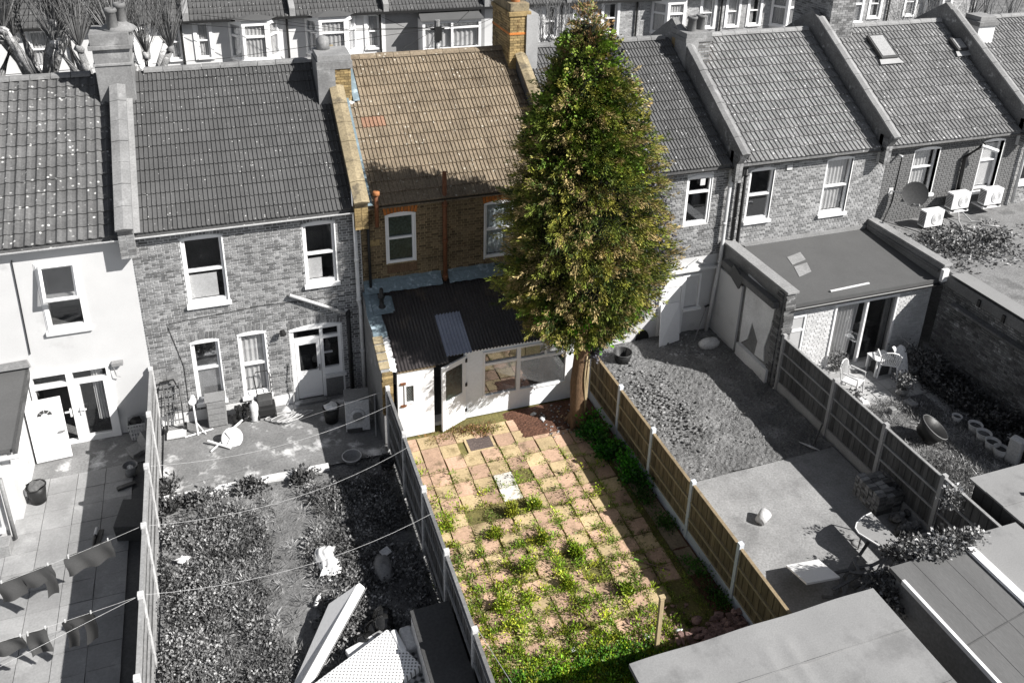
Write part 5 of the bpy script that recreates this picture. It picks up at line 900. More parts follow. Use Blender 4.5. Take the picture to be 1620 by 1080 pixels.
# ------------------------------------------------------------------ things in the grey brick house's yard
wm = thing('washing_machine', (2.55, -1.55, 0), 'old white washing machine tilted against the grey side wall', 'washing machine')
mm = Matrix.Translation((2.52, -1.42, .02)) @ Matrix.Rotation(-.12, 4, 'Z') @ Matrix.Rotation(-.12, 4, 'X')
def add(n, mb, m, par, **k): return part(n, MB().add(mb, mm), m, par, **k)
add('body', MB().box(-.29, .29, -.27, .27, 0, .84), 'grey_l', wm, bevel=.02); add('door_ring', MB().tube([(0, -.27, .42), (0, -.3, .42)], [.19, .17], 22), 'grey_l', wm, smooth=True); add('door_glass', MB().tube([(0, -.3, .42), (0, -.312, .42)], .12, 20), 'grey_m', wm)
add('control_panel', MB().box(-.28, .28, -.285, -.271, .70, .83), 'grey_l', wm, bevel=.006); add('drawer', MB().box(-.26, -.06, -.295, -.286, .72, .81), 'grey_l', wm); add('knob', MB().tube([(.12, -.285, .765), (.12, -.315, .765)], .035, 12), 'grey_l', wm); add('top', MB().box(-.3, .3, -.28, .28, .84, .865), 'grey_m', wm, bevel=.006)
add('torn_base', MB().box(-.27, .1, -.28, -.272, .0, .09), 'grey_d', wm); one('leaning_stick', MB().tube([(2.86, -2.0, .05), (2.94, -1.55, .95)], .02, 6), 'grey_m', 'grey stick leaning against the side wall by the washing machine', 'stick')
def lathe_thing(name, loc, prof, m, label, cat, group=None, rim=None, fill=None, n=20, rot=None):
    t = thing(name, loc, label, cat, group); local('body', MB().lathe(prof, (0, 0, 0), n), m, t, smooth=True)
    if rim: local('rim', MB().lathe([(rim[0] - .01, rim[1] - .012), (rim[0] + .012, rim[1] - .008), (rim[0] + .012, rim[1] + .008), (rim[0] - .01, rim[1] + .01), (rim[0] - .01, rim[1] - .012)], (0, 0, 0), n), rim[2], t, smooth=True)
    if fill: local('contents', MB().blob((0, 0, fill[0]), (fill[1], fill[1], fill[2]), 9, .25), fill[3], t)
    if rot: t.rotation_euler = rot
    return t
bucket = lambda r0, r1, h: [(0, .005), (r0, 0), (r1, h), (r1 - .01, h), (r0 - .01, .012), (0, .012)]
lathe_thing('rubbish_bin', (1.94,-1.021,0), bucket(.16, .2, .42), 'black', 'black bin filled with white bags by the back door step', 'bin', rim=(.2, .42, 'black'), fill=(.42, .16, .1, 'bag'))
lathe_thing('metal_basin', (2.165,-2.631,0), bucket(.17, .22, .14), 'grey_m', 'grey metal basin on the shaded yard', 'basin', rim=(.22, .14, 'grey_l'))
lathe_thing('planter', (2.905,-3.094,0), bucket(.14, .18, .22), 'black', 'black round planter below the shaded fence', 'planter')
dr = thing('storage_tower', (-.73, -.25, 0), 'grey four-drawer plastic storage tower under the ground floor window', 'drawers')
part('frame', MB().box(-.95, -.5, -.42, -.08, 0, .74), 'grey_m', dr, bevel=.01)
for k in range(4): part('drawer', MB().box(-.93, -.52, -.44, -.421, .03 + .175 * k, .19 + .175 * k), 'grey_m', dr, bevel=.006)
part('lid', MB().box(-.97, -.48, -.44, -.06, .74, .77), 'grey_m', dr, bevel=.006)
tr = thing('hand_trolley', (-1.7, -.25, 0), 'grey metal hand trolley with slatted frame beside the left fence', 'trolley')
for x in (-1.86, -1.5): part('upright', MB().tube([(x, -.32, .05), (x + .01, -.12, 1.25)], .018, 8), 'steel', tr)
for z in (.3, .55, .8, 1.0, 1.2): part('crossbar', MB().tube([(-1.86, -.32 + z * .16, z), (-1.5, -.32 + z * .16, z)], .014, 6), 'steel', tr)
for x in (-1.76, -1.68, -1.6): part('slat', MB().tube([(x, -.28, .2), (x, -.14, 1.15)], .01, 6), 'steel', tr)
part('toe_plate', MB().cbox((-1.68, -.48, .05), (.44, .3, .03)), 'grey_l', tr); part('handle', MB().tube([(-2.0, -.1, 1.05), (-1.9, -.1, 1.32), (-1.6, -.12, 1.36), (-1.52, -.12, 1.1)], .02, 8), 'black', tr)
for x in (-1.9, -1.46): part('wheel', MB().tube([(x - .02, -.3, .1), (x + .02, -.3, .1)], .1, 14), 'black', tr)
fn = thing('pedestal_fan', (-1.2, -.7, 0), 'white upright pedestal fan stand near the lying fan base', 'fan'); part('pole', MB().tube([(-1.2, -.6, .0), (-1.22, -.5, .95)], .022, 8), 'white', fn); part('motor', MB().tube([(-1.22, -.62, .98), (-1.22, -.42, .98)], [.09, .06], 12), 'white', fn); part('brace', MB().tube([(-1.19, -.55, .3), (-1.02, -.62, .0)], .012, 6), 'white', fn)
part('base_bar', MB().tube([(-1.5, -.62, .02), (-.85, -.5, .02)], .018, 6), 'white', fn)
fb = thing('fallen_fan', (-0.475,-1.136,0), 'white round fan base with cross legs lying on the concrete', 'fan'); c = Vector((-0.432,-1.149,0)); R3 = Matrix.Translation(c + Vector((0, 0, .14))) @ Matrix.Rotation(.9, 4, 'X')
part('disc', MB().add(MB().lathe([(0, .03), (.2, .01), (.25, 0), (.25, -.02), (0, -.02)], (0, 0, 0), 22), R3), 'white', fb, smooth=True)
for k in range(3): a = k * 2.1; part('blade', MB().add(MB().cbox((.1 * math.cos(a), .1 * math.sin(a), .045), (.2, .09, .02), rz=a), R3), 'grey_l', fb, bevel=.008)
part('leg', MB().tube([c + Vector((-.55, .12, .1)), c + Vector((-.05, -.22, .03))], .025, 8), 'white', fb); part('leg', MB().tube([c + Vector((-.5, -.2, .02)), c + Vector((-.1, .15, .1))], .018, 8), 'white', fb); part('paddle', MB().tube([c + Vector((-.1, .25, .1)), c + Vector((.28, .52, .22))], [.035, .02], 8), 'white', fb)
rng_pts = MB()
for _ in range(26): rng_pts.blob((-.1 + random.gauss(0, .12), -.4 + random.gauss(0, .08), .05 + random.random() * .35), (.1, .09, .08), 7, .3)
one('bin_bags', rng_pts, 'sheen', 'heap of shiny black bin bags between drawers and gas bottle', 'bin bags')
lathe_thing('gas_bottle', (.14, -.42, 0), [(0, 0), (.1, 0), (.11, .03), (.11, .42), (.08, .5), (.03, .53), (.03, .58), (0, .58)], 'grey_l', 'slim pale gas bottle leaning by the plinth', 'gas bottle')
mw = thing('push_mower', (.45, -.25, 0), 'black push mower with tall handle below the curtained window', 'mower'); part('deck', MB().cbox((.45, -.3, .2), (.42, .4, .22)), 'black', mw, bevel=.03); part('grass_box', MB().cbox((.42, -.2, .38), (.36, .3, .22)), 'grey_d', mw, bevel=.03)
for x, y in ((.25, -.45), (.65, -.45), (.25, -.12), (.65, -.12)): part('wheel', MB().tube([(x - .02, y, .09), (x + .02, y, .09)], .09, 12), 'black', mw)
part('handle', MB().tube([(.28, -.2, .3), (.22, -.05, 1.0), (.28, -.04, 1.12), (.55, -.04, 1.12), (.6, -.05, 1.0), (.6, -.2, .3)], .014, 7), 'black', mw)
hs_ = [(.68 + .32 * math.cos(t) * (1 + .2 * math.sin(3 * t)) + .02 * t, -.5 + .15 * math.sin(t * 1.07) - .01 * t, .015 + .004 * t) for t in np.linspace(0, 28, 150)]
one('hose', MB().tube([(1.12, -.06, 1.2), (1.1, -.1, .8), (1.14, -.12, .3), (1.1, -.3, .03)] + hs_, .012, 6), 'rope', 'pale hose coiled on the concrete below the wall tap', 'hose')
sk_ = thing('plastic_sack', (1.122,-5.6,0), 'crumpled white plastic sack lying in the weeds', 'sack'); c = Vector((1.151,-5.575,0)); part('sack', MB().grid(22, 30, lambda u, v_: (c.x - .2 + .42 * u + .05 * math.sin(v_ * 7), c.y - .38 + .75 * v_ + .03 * math.sin(u * 6), .10 + .17 * (math.sin(PI * u) * math.sin(PI * v_)) ** .5 + .016 * math.sin(u * 9 + v_ * 15) + .01 * math.sin(u * 23 - v_ * 8))), 'bag', sk_, smooth=True)
one('bottle', MB().tube([(0.795,-6.57,0.06), (0.878,-6.395,0.06), (0.928,-6.301,0.06)], [.045, .045, .015], 10), 'bag', 'white plastic bottle in the grass below the sack', 'bottle', smooth=True)
one('bag_scrap', MB().blob((-1.577,-4.662,0.12), (.13, .08, .04), 8, .4), 'bag', 'torn white scrap on the weeds left', 'litter')
cb = thing('clear_bag', (2.213,-6.037,0), 'half-clear grey bag in the shaded weeds', 'bag'); c = Vector((2.185,-6.112,0)); part('bag', MB().blob(c + Vector((0, 0, .12)), (.19, .36, .14), 12, .12), 'grey_m', cb, smooth=True); part('flap', MB().cbox(c + Vector((.12, .3, .22)), (.2, .16, .02), rz=.5, rx=.3), 'grey_l', cb)
# mattress, cushions and chest at the near end
mt = thing('foam_mattress', (1.0, -7.8, .4), 'thick foam mattress with white edge propped on its side', 'mattress')
P0, P1, P2, P3 = Vector((.38, -8.55, .25)), Vector((1.72, -6.95, .62)), Vector((1.12, -6.95, .28)), Vector((.02, -8.75, .0))
nrm = (P1 - P0).cross(P3 - P0).normalized(); th_ = -.17
part('cover', MB().prism([P3, P0, P1, P2], tuple(nrm * -.012)), 'foam_t', mt); part('foam', MB().prism([P3 + nrm * .002, P0 + nrm * .002, P1 + nrm * .002, P2 + nrm * .002], tuple(nrm * .17)), 'foam_e', mt, bevel=.03)
def pad(name, loc, d, rz, rx, ry, m, label, cat, bev=.035):
    o = link(name, MB().box(-d[0] / 2, d[0] / 2, -d[1] / 2, d[1] / 2, -d[2] / 2, d[2] / 2).data(name, M[m]), None); o.location = loc; o.rotation_euler = (rx, ry, rz); b = o.modifiers.new('bevel', 'BEVEL'); b.width = bev; b.segments = 3; return tag(o, label, cat)
pad('dotted_mattress', (1.28, -8.72, .42), (1.85, 1.0, .16), .42, 0, -.05, 'chk', 'white mattress topper with rows of grey dots at the bottom edge', 'mattress')
pad('plaid_cushion', (2.2, -8.85, .25), (.42, 1.1, .3), .06, 0, 0, 'plaid', 'grey plaid cushion between dotted topper and dark chest', 'cushion'); pad('folded_sheet', (2.05, -8.2, .42), (.12, .5, .3), .2, 0, 0, 'foam_e', 'folded white sheet at the top end of the plaid cushion', 'sheet', .04)
pad('grey_cushion', (2.24, -8.15, .35), (.24, .5, .35), .05, 0, 0, 'grey_l', 'small pale grey cushion against the dark chest', 'cushion', .06); pad('carton', (1.85, -7.85, .2), (.35, .3, .3), .3, .2, 0, 'grey_m', 'small grey carton behind the folded sheet', 'carton', .01); pad('white_tray', (1.45, -8.0, .3), (.55, .3, .12), .3, 0, 0, 'white_d', 'white plastic tray between foam mattress and dotted topper', 'tray', .02)
bb = MB()
for q in ((1.75, -7.55, .2), (1.95, -7.35, .22), (1.5, -7.8, .18), (1.9, -7.6, .3)): bb.blob(q, (.2, .18, .2), 10, .18)
one('black_bags', bb, 'sheen', 'shiny black bags behind the propped foam mattress', 'bin bags', smooth=True)
ch = thing('storage_chest', (2.75, -8.9, 0), 'dark grey-topped storage chest against the shaded fence', 'chest'); part('body', MB().prism([(2.34, -7.97, 0), (3.02, -7.99, 0), (3.02, -10.2, 0), (2.34, -10.2, 0)], (0, 0, .86)), 'grey_l', ch); part('lid', MB().box(2.32, 3.04, -10.22, -7.95, .86, .9), 'grey_d', ch, bevel=.008)
for k in range(20): part('side_slat', MB().box(2.325, 2.339, -8.1 - .1 * k, -8.03 - .1 * k, .04, .84), 'grey_l', ch)
def line(pts, label, r=.004):
    if len(pts) == 3:
        a, m_, b = [Vector(p) for p in pts]; c_ = m_ * 2 - (a + b) / 2; pts = [tuple((1 - t) ** 2 * a + 2 * t * (1 - t) * c_ + t * t * b) for t in np.linspace(0, 1, 14)]
    return one('washing_line', MB().tube(pts, r, 4), 'rope', label, 'washing line', 'washing lines')
line([(0.925,-1.585,0.6), (2.94, -2.35, 1.55)], 'washing line rising from the concrete past the washing machine'); line([(-1.98, -3.6, 1.7), (.6, -3.3, 1.35), (3.1, -3.0, 1.66)], 'faint washing line over the yard below the basin'); line([(-1.98, -5.3, 1.7), (.6, -5.0, 1.35), (3.08, -4.6, 1.7)], 'washing line across the middle of the weedy garden'); line([(-1.98, -6.95, 1.7), (.6, -6.8, 1.35), (3.08, -6.6, 1.7)], 'lowest washing line over the weedy garden, above the white sack')
line([(3.12, -9.3, 1.75), (3.6, -10.6, 1.2)], 'washing line end over the near weeds of the paved garden')

# ------------------------------------------------------------------ left patio
HX = thing('side_extension', (-6, -2, 0), 'white side extension with dark flat roof at the left edge', 'extension')
part('wall', MB().box(-8.5, -4.75, -2.35, -.01, 0, 1.72).box(-8.5, -4.9, -2.9, -2.35, 0, 1.5), 'render', HX)
part('roof', MB().prism([(-8.6, .0, 2.12), (-4.62, .0, 2.12), (-4.62, -2.42, 1.78), (-8.6, -2.42, 1.78)], (0, 0, .1)), 'felt', HX); part('fascia', MB().prism([(-4.62, .0, 2.0), (-4.56, 0, 2.0), (-4.56, -2.46, 1.66), (-4.62, -2.46, 1.66)], (0, 0, .22)), 'grey_d', HX); part('render_fillet', MB().prism([(-8.6, -.012, 2.3), (-4.55, -.012, 2.45), (-4.5, -.012, 2.25), (-8.6, -.012, 2.2)], (0, -.1, .05)), 'cement_l', HX)
part('window_frame', MB().box(-4.748, -4.70, -1.9, -1.84, .2, 1.6).box(-4.748, -4.70, -1.35, -1.29, .2, 1.6).box(-4.748, -4.70, -1.84, -1.35, .2, .26), 'white_c', HX)
part('gutter', MB().tube([(-8.6, -2.5, 1.72), (-4.5, -2.5, 1.72)], .05, 8), 'white_d', HX)
part('window', MB().box(-5.6, -5.0, -2.93, -2.9, .35, 1.2), 'glass_r', HX); part('window_sill', MB().box(-5.7, -4.95, -3.0, -2.9, .26, .34), 'white', HX)
pipe('downpipe', [(-4.8, -2.98, 1.6), (-4.8, -2.98, .05)], .04, 'grey_m', 'grey downpipe at the corner of the white side extension'); pad('stone_block', (-5.1, -3.25, .14), (.55, .3, .28), 0, 0, 0, 'cement_l', 'pale stone block at the foot of the side extension', 'block', .015)
lb = lathe_thing('planter_bin', (-4.506,-1.883,0), bucket(.15, .2, .42), 'black', 'black planter with white flowers by the side extension', 'planter', rim=(.2, .42, 'black'), fill=(.43, .17, .07, 'stone'))
lk = thing('laundry_basket', (-2.541,-0.239,0), 'white slotted laundry basket in the corner by the fence', 'basket'); c = Vector((-2.526,-0.244,0)); local('base', MB().box(-.14, .14, -.12, .12, 0, .02), 'grey_l', lk)
for s_ in (-1, 1):
    for k in range(6): local('slat', MB().prism([(-.15 + .056 * k, s_ * .13, .02), (-.12 + .056 * k, s_ * .13, .02), (-.12 + .062 * k, s_ * .17, .46), (-.155 + .062 * k, s_ * .17, .46)], (0, .008, 0)), 'grey_l', lk)
    local('side', MB().prism([(s_ * .15, -.13, .02), (s_ * .15, .13, .02), (s_ * .2, .17, .46), (s_ * .2, -.17, .46)], (.008, 0, 0)), 'grey_l', lk)
for z in (.12, .24, .36, .46): local('hoop', MB().box(-.15 - z * .1, .16 + z * .1, -.135 - z * .09, -.125 - z * .09, z - .02, z + .02).box(-.15 - z * .1, .16 + z * .1, .125 + z * .09, .135 + z * .09, z - .02, z + .02), 'grey_l', lk)
local('clothes', MB().blob((0, 0, .44), (.15, .12, .1), 8, .3), 'cloth_d', lk)
lathe_thing('bucket', (-2.656,-1.592,0), bucket(.12, .16, .26), 'grey_m', 'grey bucket with a white lump on the left patio', 'bucket', rim=(.16, .26, 'grey_m'), fill=(.2, .07, .05, 'bag'))
pad('broken_crate', (-2.5, -.85, .12), (.5, .34, .12), .6, .1, 0, 'grey_m', 'broken crate leaning by the fence above the bucket', 'crate', .01); pad('flattened_box', (-2.3, -.8, .25), (.28, .4, .3), .5, .3, .3, 'grey_m', 'folded cardboard piece against the fence', 'box', .01); pad('carton_box', (-2.5, -3.4, .25), (.55, .7, .5), -.25, .15, 0, 'grey_d', 'tall dark grey carton leaning on the fence', 'carton', .01); pad('carton_flap', (-2.35, -3.1, .53), (.35, .5, .03), -.25, .25, 0, 'grey_d', 'open flap board on the dark carton', 'cardboard', .004)
pad('rag', (-2.738,-1.999,0.04), (.4, .12, .06), .3, 0, 0, 'grey_d', 'dark rag in the shade on the left patio', 'rag', .02)
sc = thing('kick_scooter', (-3.264,-3.393,0), 'child scooter with pale grips lying folded on the patio', 'scooter'); a = Vector((-3.248,-3.229,0.1)); b = Vector((-3.287,-3.771,0.06)); part('stem', MB().tube([a, b], .03, 8), 'black', sc); part('grip', MB().tube([a, a + (b - a) * .35 + Vector((0, 0, .02))], .035, 8), 'grey_l', sc); part('deck', MB().cbox((a + b) / 2 + Vector((.07, 0, -.03)), (.1, .5, .03), rz=-.15), 'black', sc); part('wheel', MB().tube([b + Vector((-.02, 0, 0)), b + Vector((.02, 0, 0))], .06, 12), 'grey_l', sc)
# garments on the lines
L1a, L1b = Vector((-2.1, -5.3, 1.72)), Vector((-6.0, -6.05, 1.5)); L2a, L2b, L2c = Vector((-2.1, -6.95, 1.70)), Vector((-6.0, -7.15, 1.5)), Vector((-6.0, -8.2, 1.45))
line([L1a, L1a.lerp(L1b, .5) - Vector((0, 0, .08)), L1b], 'upper washing line over the left patio'); line([L2a, L2a.lerp(L2b, .5) - Vector((0, 0, .06)), L2b], 'lower washing line over the left patio'); line([L2a, L2c], 'slack washing line nearest the camera on the left')
def garment(a, b, u0, u1, drop, m, label, cat, kind='sheet', legs=None, sag=.08):
    t = thing('garment', tuple(a.lerp(b, (u0 + u1) / 2)), label, cat, 'clothes drying on the lines'); W_ = (b - a).length * (u1 - u0); mb = MB(); ph = random.uniform(0, 6)
    def pt(u, v_, sgn, lo=0., hi=1., dr=drop): uu = lo + (hi - lo) * u; p = a.lerp(b, u0 + (u1 - u0) * uu); p.z -= sag * math.sin(PI * (u0 + (u1 - u0) * uu)) * 1.0; d = dr * (1 + .08 * math.sin(uu * 9 + ph)); return (p.x + .02 * math.sin(v_ * 5 + ph), p.y + sgn * .012 + (.012 + .022 * v_) * math.sin(uu * 16 * W_ + ph + 2 * v_) + .03 * v_ * math.sin(uu * 9 + ph), p.z - d * v_ - .02 * math.sin(uu * PI * 2) * 0)
    segs = legs or [(0, 1, drop)]
    for lo, hi, dr in segs:
        for sgn in (-1, 1): mb.grid(30, 8, lambda u, v_: pt(u, v_, sgn, lo, hi, dr))
    part('cloth', mb, m, t, smooth=True)
    for u in (.08, .92): p = a.lerp(b, u0 + (u1 - u0) * u); part('peg', MB().cbox((p.x, p.y, p.z - sag * math.sin(PI * (u0 + (u1 - u0) * u)) + .01), (.02, .03, .08)), 'grey_l', t)
garment(L1a, L1b, .13, .33, .42, 'cloth_m', 'dark folded shirt nearest the fence on the upper line', 'shirt'); garment(L1a, L1b, .38, .6, .4, 'cloth_m', 'dark trousers hanging in the middle of the upper line', 'trousers', legs=[(0, .55, .35), (.0, .22, .72), (.55, 1, .45)]); garment(L1a, L1b, .66, .77, .32, 'cloth_d', 'small dark cloth left of the trousers on the upper line', 'cloth'); garment(L1a, L1b, .84, 1.02, .6, 'cloth_m', 'dark garment at the left frame edge on the upper line', 'shirt')
garment(L2a, L2b, .18, .3, .62, 'cloth_d', 'dark leggings hanging nearest the fence on the lower line', 'leggings', legs=[(0, .4, .62), (.6, 1, .6), (0, 1, .2)]); garment(L2a, L2b, .36, .44, .5, 'cloth_m', 'single sock hanging on the lower line', 'sock'); garment(L2a, L2b, .45, .58, .28, 'cloth_m', 'grey cloth in the middle of the lower line', 'cloth'); garment(L2a, L2b, .59, .76, .45, 'cloth_d', 'dark top with pale print on the lower line', 'top'); garment(L2a, L2b, .77, .96, .35, 'cloth_w', 'pale top at the left of the lower line', 'top')

# ------------------------------------------------------------------ dug-up garden right of the fence
lathe_thing('builders_bucket', (9.975,-0.842,0), bucket(.2, .26, .32), 'black', 'black rubber bucket on the soil below the white wall', 'bucket', rim=(.26, .32, 'grey_d'))
lathe_thing('fallen_tub', (10.1, -7.35, .13), [(0, 0), (.11, 0), (.13, .28), (.12, .28), (0, .02)], 'grey_l', 'pale cylindrical tub tipped over on the concrete slab', 'tub', rot=(0, 1.35, .5))
bgm = thing('rubble_bag', (12.61,-0.998,0), 'pale sack with faint marking on the soil by the white wall', 'sack'); c = Vector((12.696,-0.889,0)); part('sack', MB().blob(c + Vector((0, 0, .1)), (.34, .2, .17), 14, .08), 'grey_l', bgm, smooth=True)
pk = thing('pickaxe', (13.1, -5.4, 0), 'pickaxe leaning against the concrete-posted fence', 'pickaxe'); part('handle', MB().tube([(12.797,-5.543,0.03), (13.25,-5.241,0.375)], .02, 7), 'grey_d', pk); h0 = Vector((12.735,-5.573,0.05)); part('head', MB().tube([h0 + Vector((-.2, .22, .06)), h0 + Vector((0, 0, .03)), h0 + Vector((.14, -.14, 0))], [.008, .03, .008], 6), 'grey_l', pk)
wp = thing('spade', (12.992,0.008,0), 'thin spade leaning in the corner by the white downpipe', 'spade'); part('shaft', MB().tube([(12.45, -.5, .02), (12.95, -.15, .85)], .018, 6), 'grey_m', wp); part('grip', MB().tube([(12.9, -.15, .86), (13.03, -.15, .9)], .03, 8), 'black', wp)
bs = thing('brick_stack', (12.98, -7.5, 0), 'stack of old grey bricks beside the fence on the concrete slab', 'bricks'); me = MB().box(-.105, .105, -.05, .05, 0, .063).data('brick', M['rub'])
for k in range(8):
    for i in range(4):
        for j in range(7):
            if k >= 6 and random.random() < .4: continue
            o = link('brick', me, bs); a = (k % 2); o.location = (-.2 + i * .22 + random.uniform(-.012, .012), -.38 + j * .112 + random.uniform(-.008, .008), .042 + k * .066); o.rotation_euler = (0, 0, random.uniform(-.06, .06))
me2 = MB().blob((0, 0, 0), (.13, .09, .07), 7, .25).data('stone', M['rub'])
ls = thing('stone_pile', (13.05, -8.4, 0), 'loose broken stones between brick stack and fence post', 'stones')
for k in range(34): o = link('stone', me2, ls); o.location = (random.gauss(0, .16), random.gauss(-.15, .28), .07 + random.random() * .16); o.rotation_euler = (random.random() * 3, random.random() * 3, random.random() * 6)
tb = thing('round_ended_table', (11.9, -8.9, 0), 'low table with rounded end and pale worn top by the rubble', 'table')
P = [(12.141,-8.28,0.6), (11.913,-8.321,0.6), (11.653,-8.426,0.6), (11.533,-8.535,0.6), (11.502,-8.671,0.6), (11.798,-9.398,0.6), (12.146,-9.373,0.6)]
part('tabletop', MB().prism(P, (0, 0, .03)), 'felt_l', tb); part('rim', MB().tube([Vector(p) + Vector((0, 0, .02)) for p in P[:6]], .016, 6), 'white', tb); part('leg', MB().tube([Vector(P[3]) + Vector((.15, -.05, 0)), (P[3][0] + .15, P[3][1] - .05, 0.04)], .015, 6), 'grey_m', tb); part('leg', MB().tube([Vector(P[5]), (P[5][0], P[5][1] + .05, 0.04)], .015, 6), 'grey_m', tb); part('leg', MB().tube([Vector(P[0]), (P[0][0], P[0][1], 0.04)], .015, 6), 'grey_m', tb)
rp = lathe_thing('rope_coil', (11.79,-8.457,0), [(.09, .0), (.14, .03), (.12, .07), (.06, .05)], 'grey_m', 'coil of grey rope on the slab under the table', 'rope')
pad('white_board', (10.1, -9.1, .45), (.72, .75, .04), -.1, -.35, 0, 'board', 'plain white board propped at the near edge of the slab', 'board', .004)
pl = thing('plank_pile', (11.0, -9.6, .2), 'splayed heap of grey planks and laths near the garages', 'planks')
for k in range(22): part('plank', MB().cbox((10.95 + random.gauss(0, .3), -9.6 + random.gauss(0, .28), .12 + k * .02), (random.uniform(.7, 1.4), .06, .025), rz=random.gauss(.25, .5), ry=random.uniform(-.1, .1)), 'timber_g', pl)

# ------------------------------------------------------------------ sheds and garages along the bottom
sa = thing('felt_roof_shed', (7.4, -12, 0), 'wide shed with pale wrinkled felt roof at the bottom edge', 'shed')
part('walls', MB().box(5.15, 9.45, -15.5, -11.15, 0, 2.1), 'grey_d', sa); part('roof', MB().grid(60, 60, lambda u, v_: (5.02 + u * 4.5, -11.05 - v_ * 4.5, 2.2 + .05 * u + .012 * math.sin(u * 17 + v_ * 3) + (.022 * max(0, math.sin(u * 70 + v_ * 6)) * math.exp(-((u - .52) / .1) ** 2) * min(1, v_ * 8) if v_ > .08 else 0))), 'felt_l', sa, smooth=True)
part('roof_edge', MB().prism([(5.02, -11.05, 2.12), (9.52, -11.05, 2.17), (9.52, -15.5, 2.17), (5.02, -15.5, 2.12)], (0, 0, .06)), 'felt_m', sa)
for k in range(4): part('felt_lap', MB().box(5.03 + .0, 9.5, -11.9 - k * .95, -11.89 - k * .95, 2.2, 2.262), 'felt_l', sa)
sb = thing('garage', (11, -12, 0), 'long garage with grey felt roof and white edge trims, bottom right', 'garage')
part('walls', MB().box(10.35, 11.75, -16, -10.75, 0, 1.95), 'grey_m', sb); part('roof', MB().box(10.28, 11.88, -16, -10.62, 1.95, 2.03), 'felt_m', sb); part('edge_trim', MB().box(10.25, 10.31, -16, -10.95, 1.98, 2.07), 'white', sb); part('white_band', MB().box(11.86, 12.02, -12.25, -10.5, 1.97, 2.09), 'white', sb); part('white_band', MB().box(11.86, 12.02, -16, -12.4, 1.97, 2.09), 'grey_m', sb)
part('roof_lap', MB().cbox((11.1, -12.2, 2.035), (1.6, .02, .012), rz=.15), 'felt', sb)
for x in (10.75, 11.35): part('felt_lap', MB().box(x, x + .25, -16, -10.64, 2.03, 2.035), 'felt_m', sb)
sg = thing('garage', (12.8, -12, 0), 'pale grey roofed garage right of the white band', 'garage'); part('walls', MB().box(12.1, 13.3, -16, -10.6, 0, 1.9), 'grey_m', sg); part('roof', MB().box(12.03, 13.33, -16, -10.45, 1.93, 2.0), 'felt_l', sg)
se = thing('lean_shed', (14.4, -11.6, 0), 'small dark-topped shed with pale edge at the right frame edge', 'shed'); part('walls', MB().box(13.5, 15.5, -13.5, -10.95, 0, 1.6), 'grey_d', se); part('roof', MB().box(13.45, 15.6, -13.6, -10.9, 1.6, 1.66), 'felt', se); part('edge_trim', MB().box(13.42, 13.46, -13.6, -10.9, 1.6, 1.7).box(13.46, 15.6, -10.9, -10.86, 1.6, 1.7), 'white_d', se)
sh = thing('garden_shed', (14.9, -9.8, 0), 'shed with pale boarded roof and dark side by the lawn', 'shed')
part('walls', MB().box(13.75, 16.0, -10.75, -9.15, 0, 1.75), 'grey_d', sh); 
for k in range(4): part('roof_board', MB().box(13.66, 16.1, -9.06 - .43 * (k + 1) + .008, -9.06 - .43 * k, 1.76 + .01 * (k % 2), 1.8 + .01 * (k % 2)), 'felt_l', sh)
for k in range(7): part('wall_board', MB().box(13.73, 13.75, -9.2 - .22 * (k + 1) + .01, -9.2 - .22 * k, .02, 1.74), 'grey_d', sh)
pad('roof_timber', (14.75, -9.95, 1.86), (.9, .09, .05), -.35, 0, 0, 'grey_d', 'dark length of timber lying on the pale shed roof', 'timber', .004)

# ------------------------------------------------------------------ lawn garden right
def plastic_chair(loc, rz, m, label):
    t = thing('garden_chair', loc, label, 'chair', 'garden chairs on the small patio')
    local('seat', MB().box(-.24, .24, -.22, .22, .4, .43), m, t, bevel=.01)
    for x in (-.22, .22):
        for y in (-.2, .2): local('leg', MB().tube([(x * 1.15, y * 1.2, 0), (x, y, .41)], [.022, .03], 6), m, t)
        local('armrest', MB().tube([(x * 1.1, -.2, .42), (x * 1.15, -.2, .64), (x * 1.15, .2, .66)], .022, 6), m, t)
    for k in range(9): a = -1 + k / 4; local('back_slat', MB().tube([(a * .17, .21, .43), (a * .22, .3, .78 + .1 * (1 - a * a))], .012, 5), m, t)
    local('back_rim', MB().tube([(-.24, .22, .43), (-.25, .3, .78), (-.15, .32, .87), (0, .33, .9), (.15, .32, .87), (.25, .3, .78), (.24, .22, .43)], .018, 6), m, t); t.rotation_euler = (0, 0, rz); return t
plastic_chair((15.153,-3.984,0), .5, 'grey_l', 'grey round-backed garden chair nearest the concrete-posted fence'); plastic_chair((16.654,-3.55,0), 2.6, 'white', 'white plastic chair with cloths draped over it by the patio door')
t = thing('draped_cloth', (16.79,-3.839,0), 'pale cloths draped over the white chair', 'cloth'); c = Vector((16.794,-3.687,0)); part('cloth', MB().grid(10, 10, lambda u, v_: (c.x - .1 + .4 * u, c.y + .15 - .35 * v_, .86 - .65 * v_ * v_ + .03 * math.sin(u * 11))), 'cloth_w', t, smooth=True)
bx = thing('side_table', (16.535,-3.388,0), 'white slatted side table with box below, by the patio step', 'table'); c = Vector((16.501,-3.377,0))
for k in range(5): local('slat', MB().box(-.28 + .115 * k, -.18 + .115 * k, -.22, .22, .5, .53), 'white', bx)
for x in (-.25, .25):
    for y in (-.18, .18): local('leg', MB().box(x - .025, x + .025, y - .025, y + .025, 0, .5), 'white', bx)
local('box', MB().box(-.15, .2, -.18, .15, 0, .3), 'grey_d', bx)
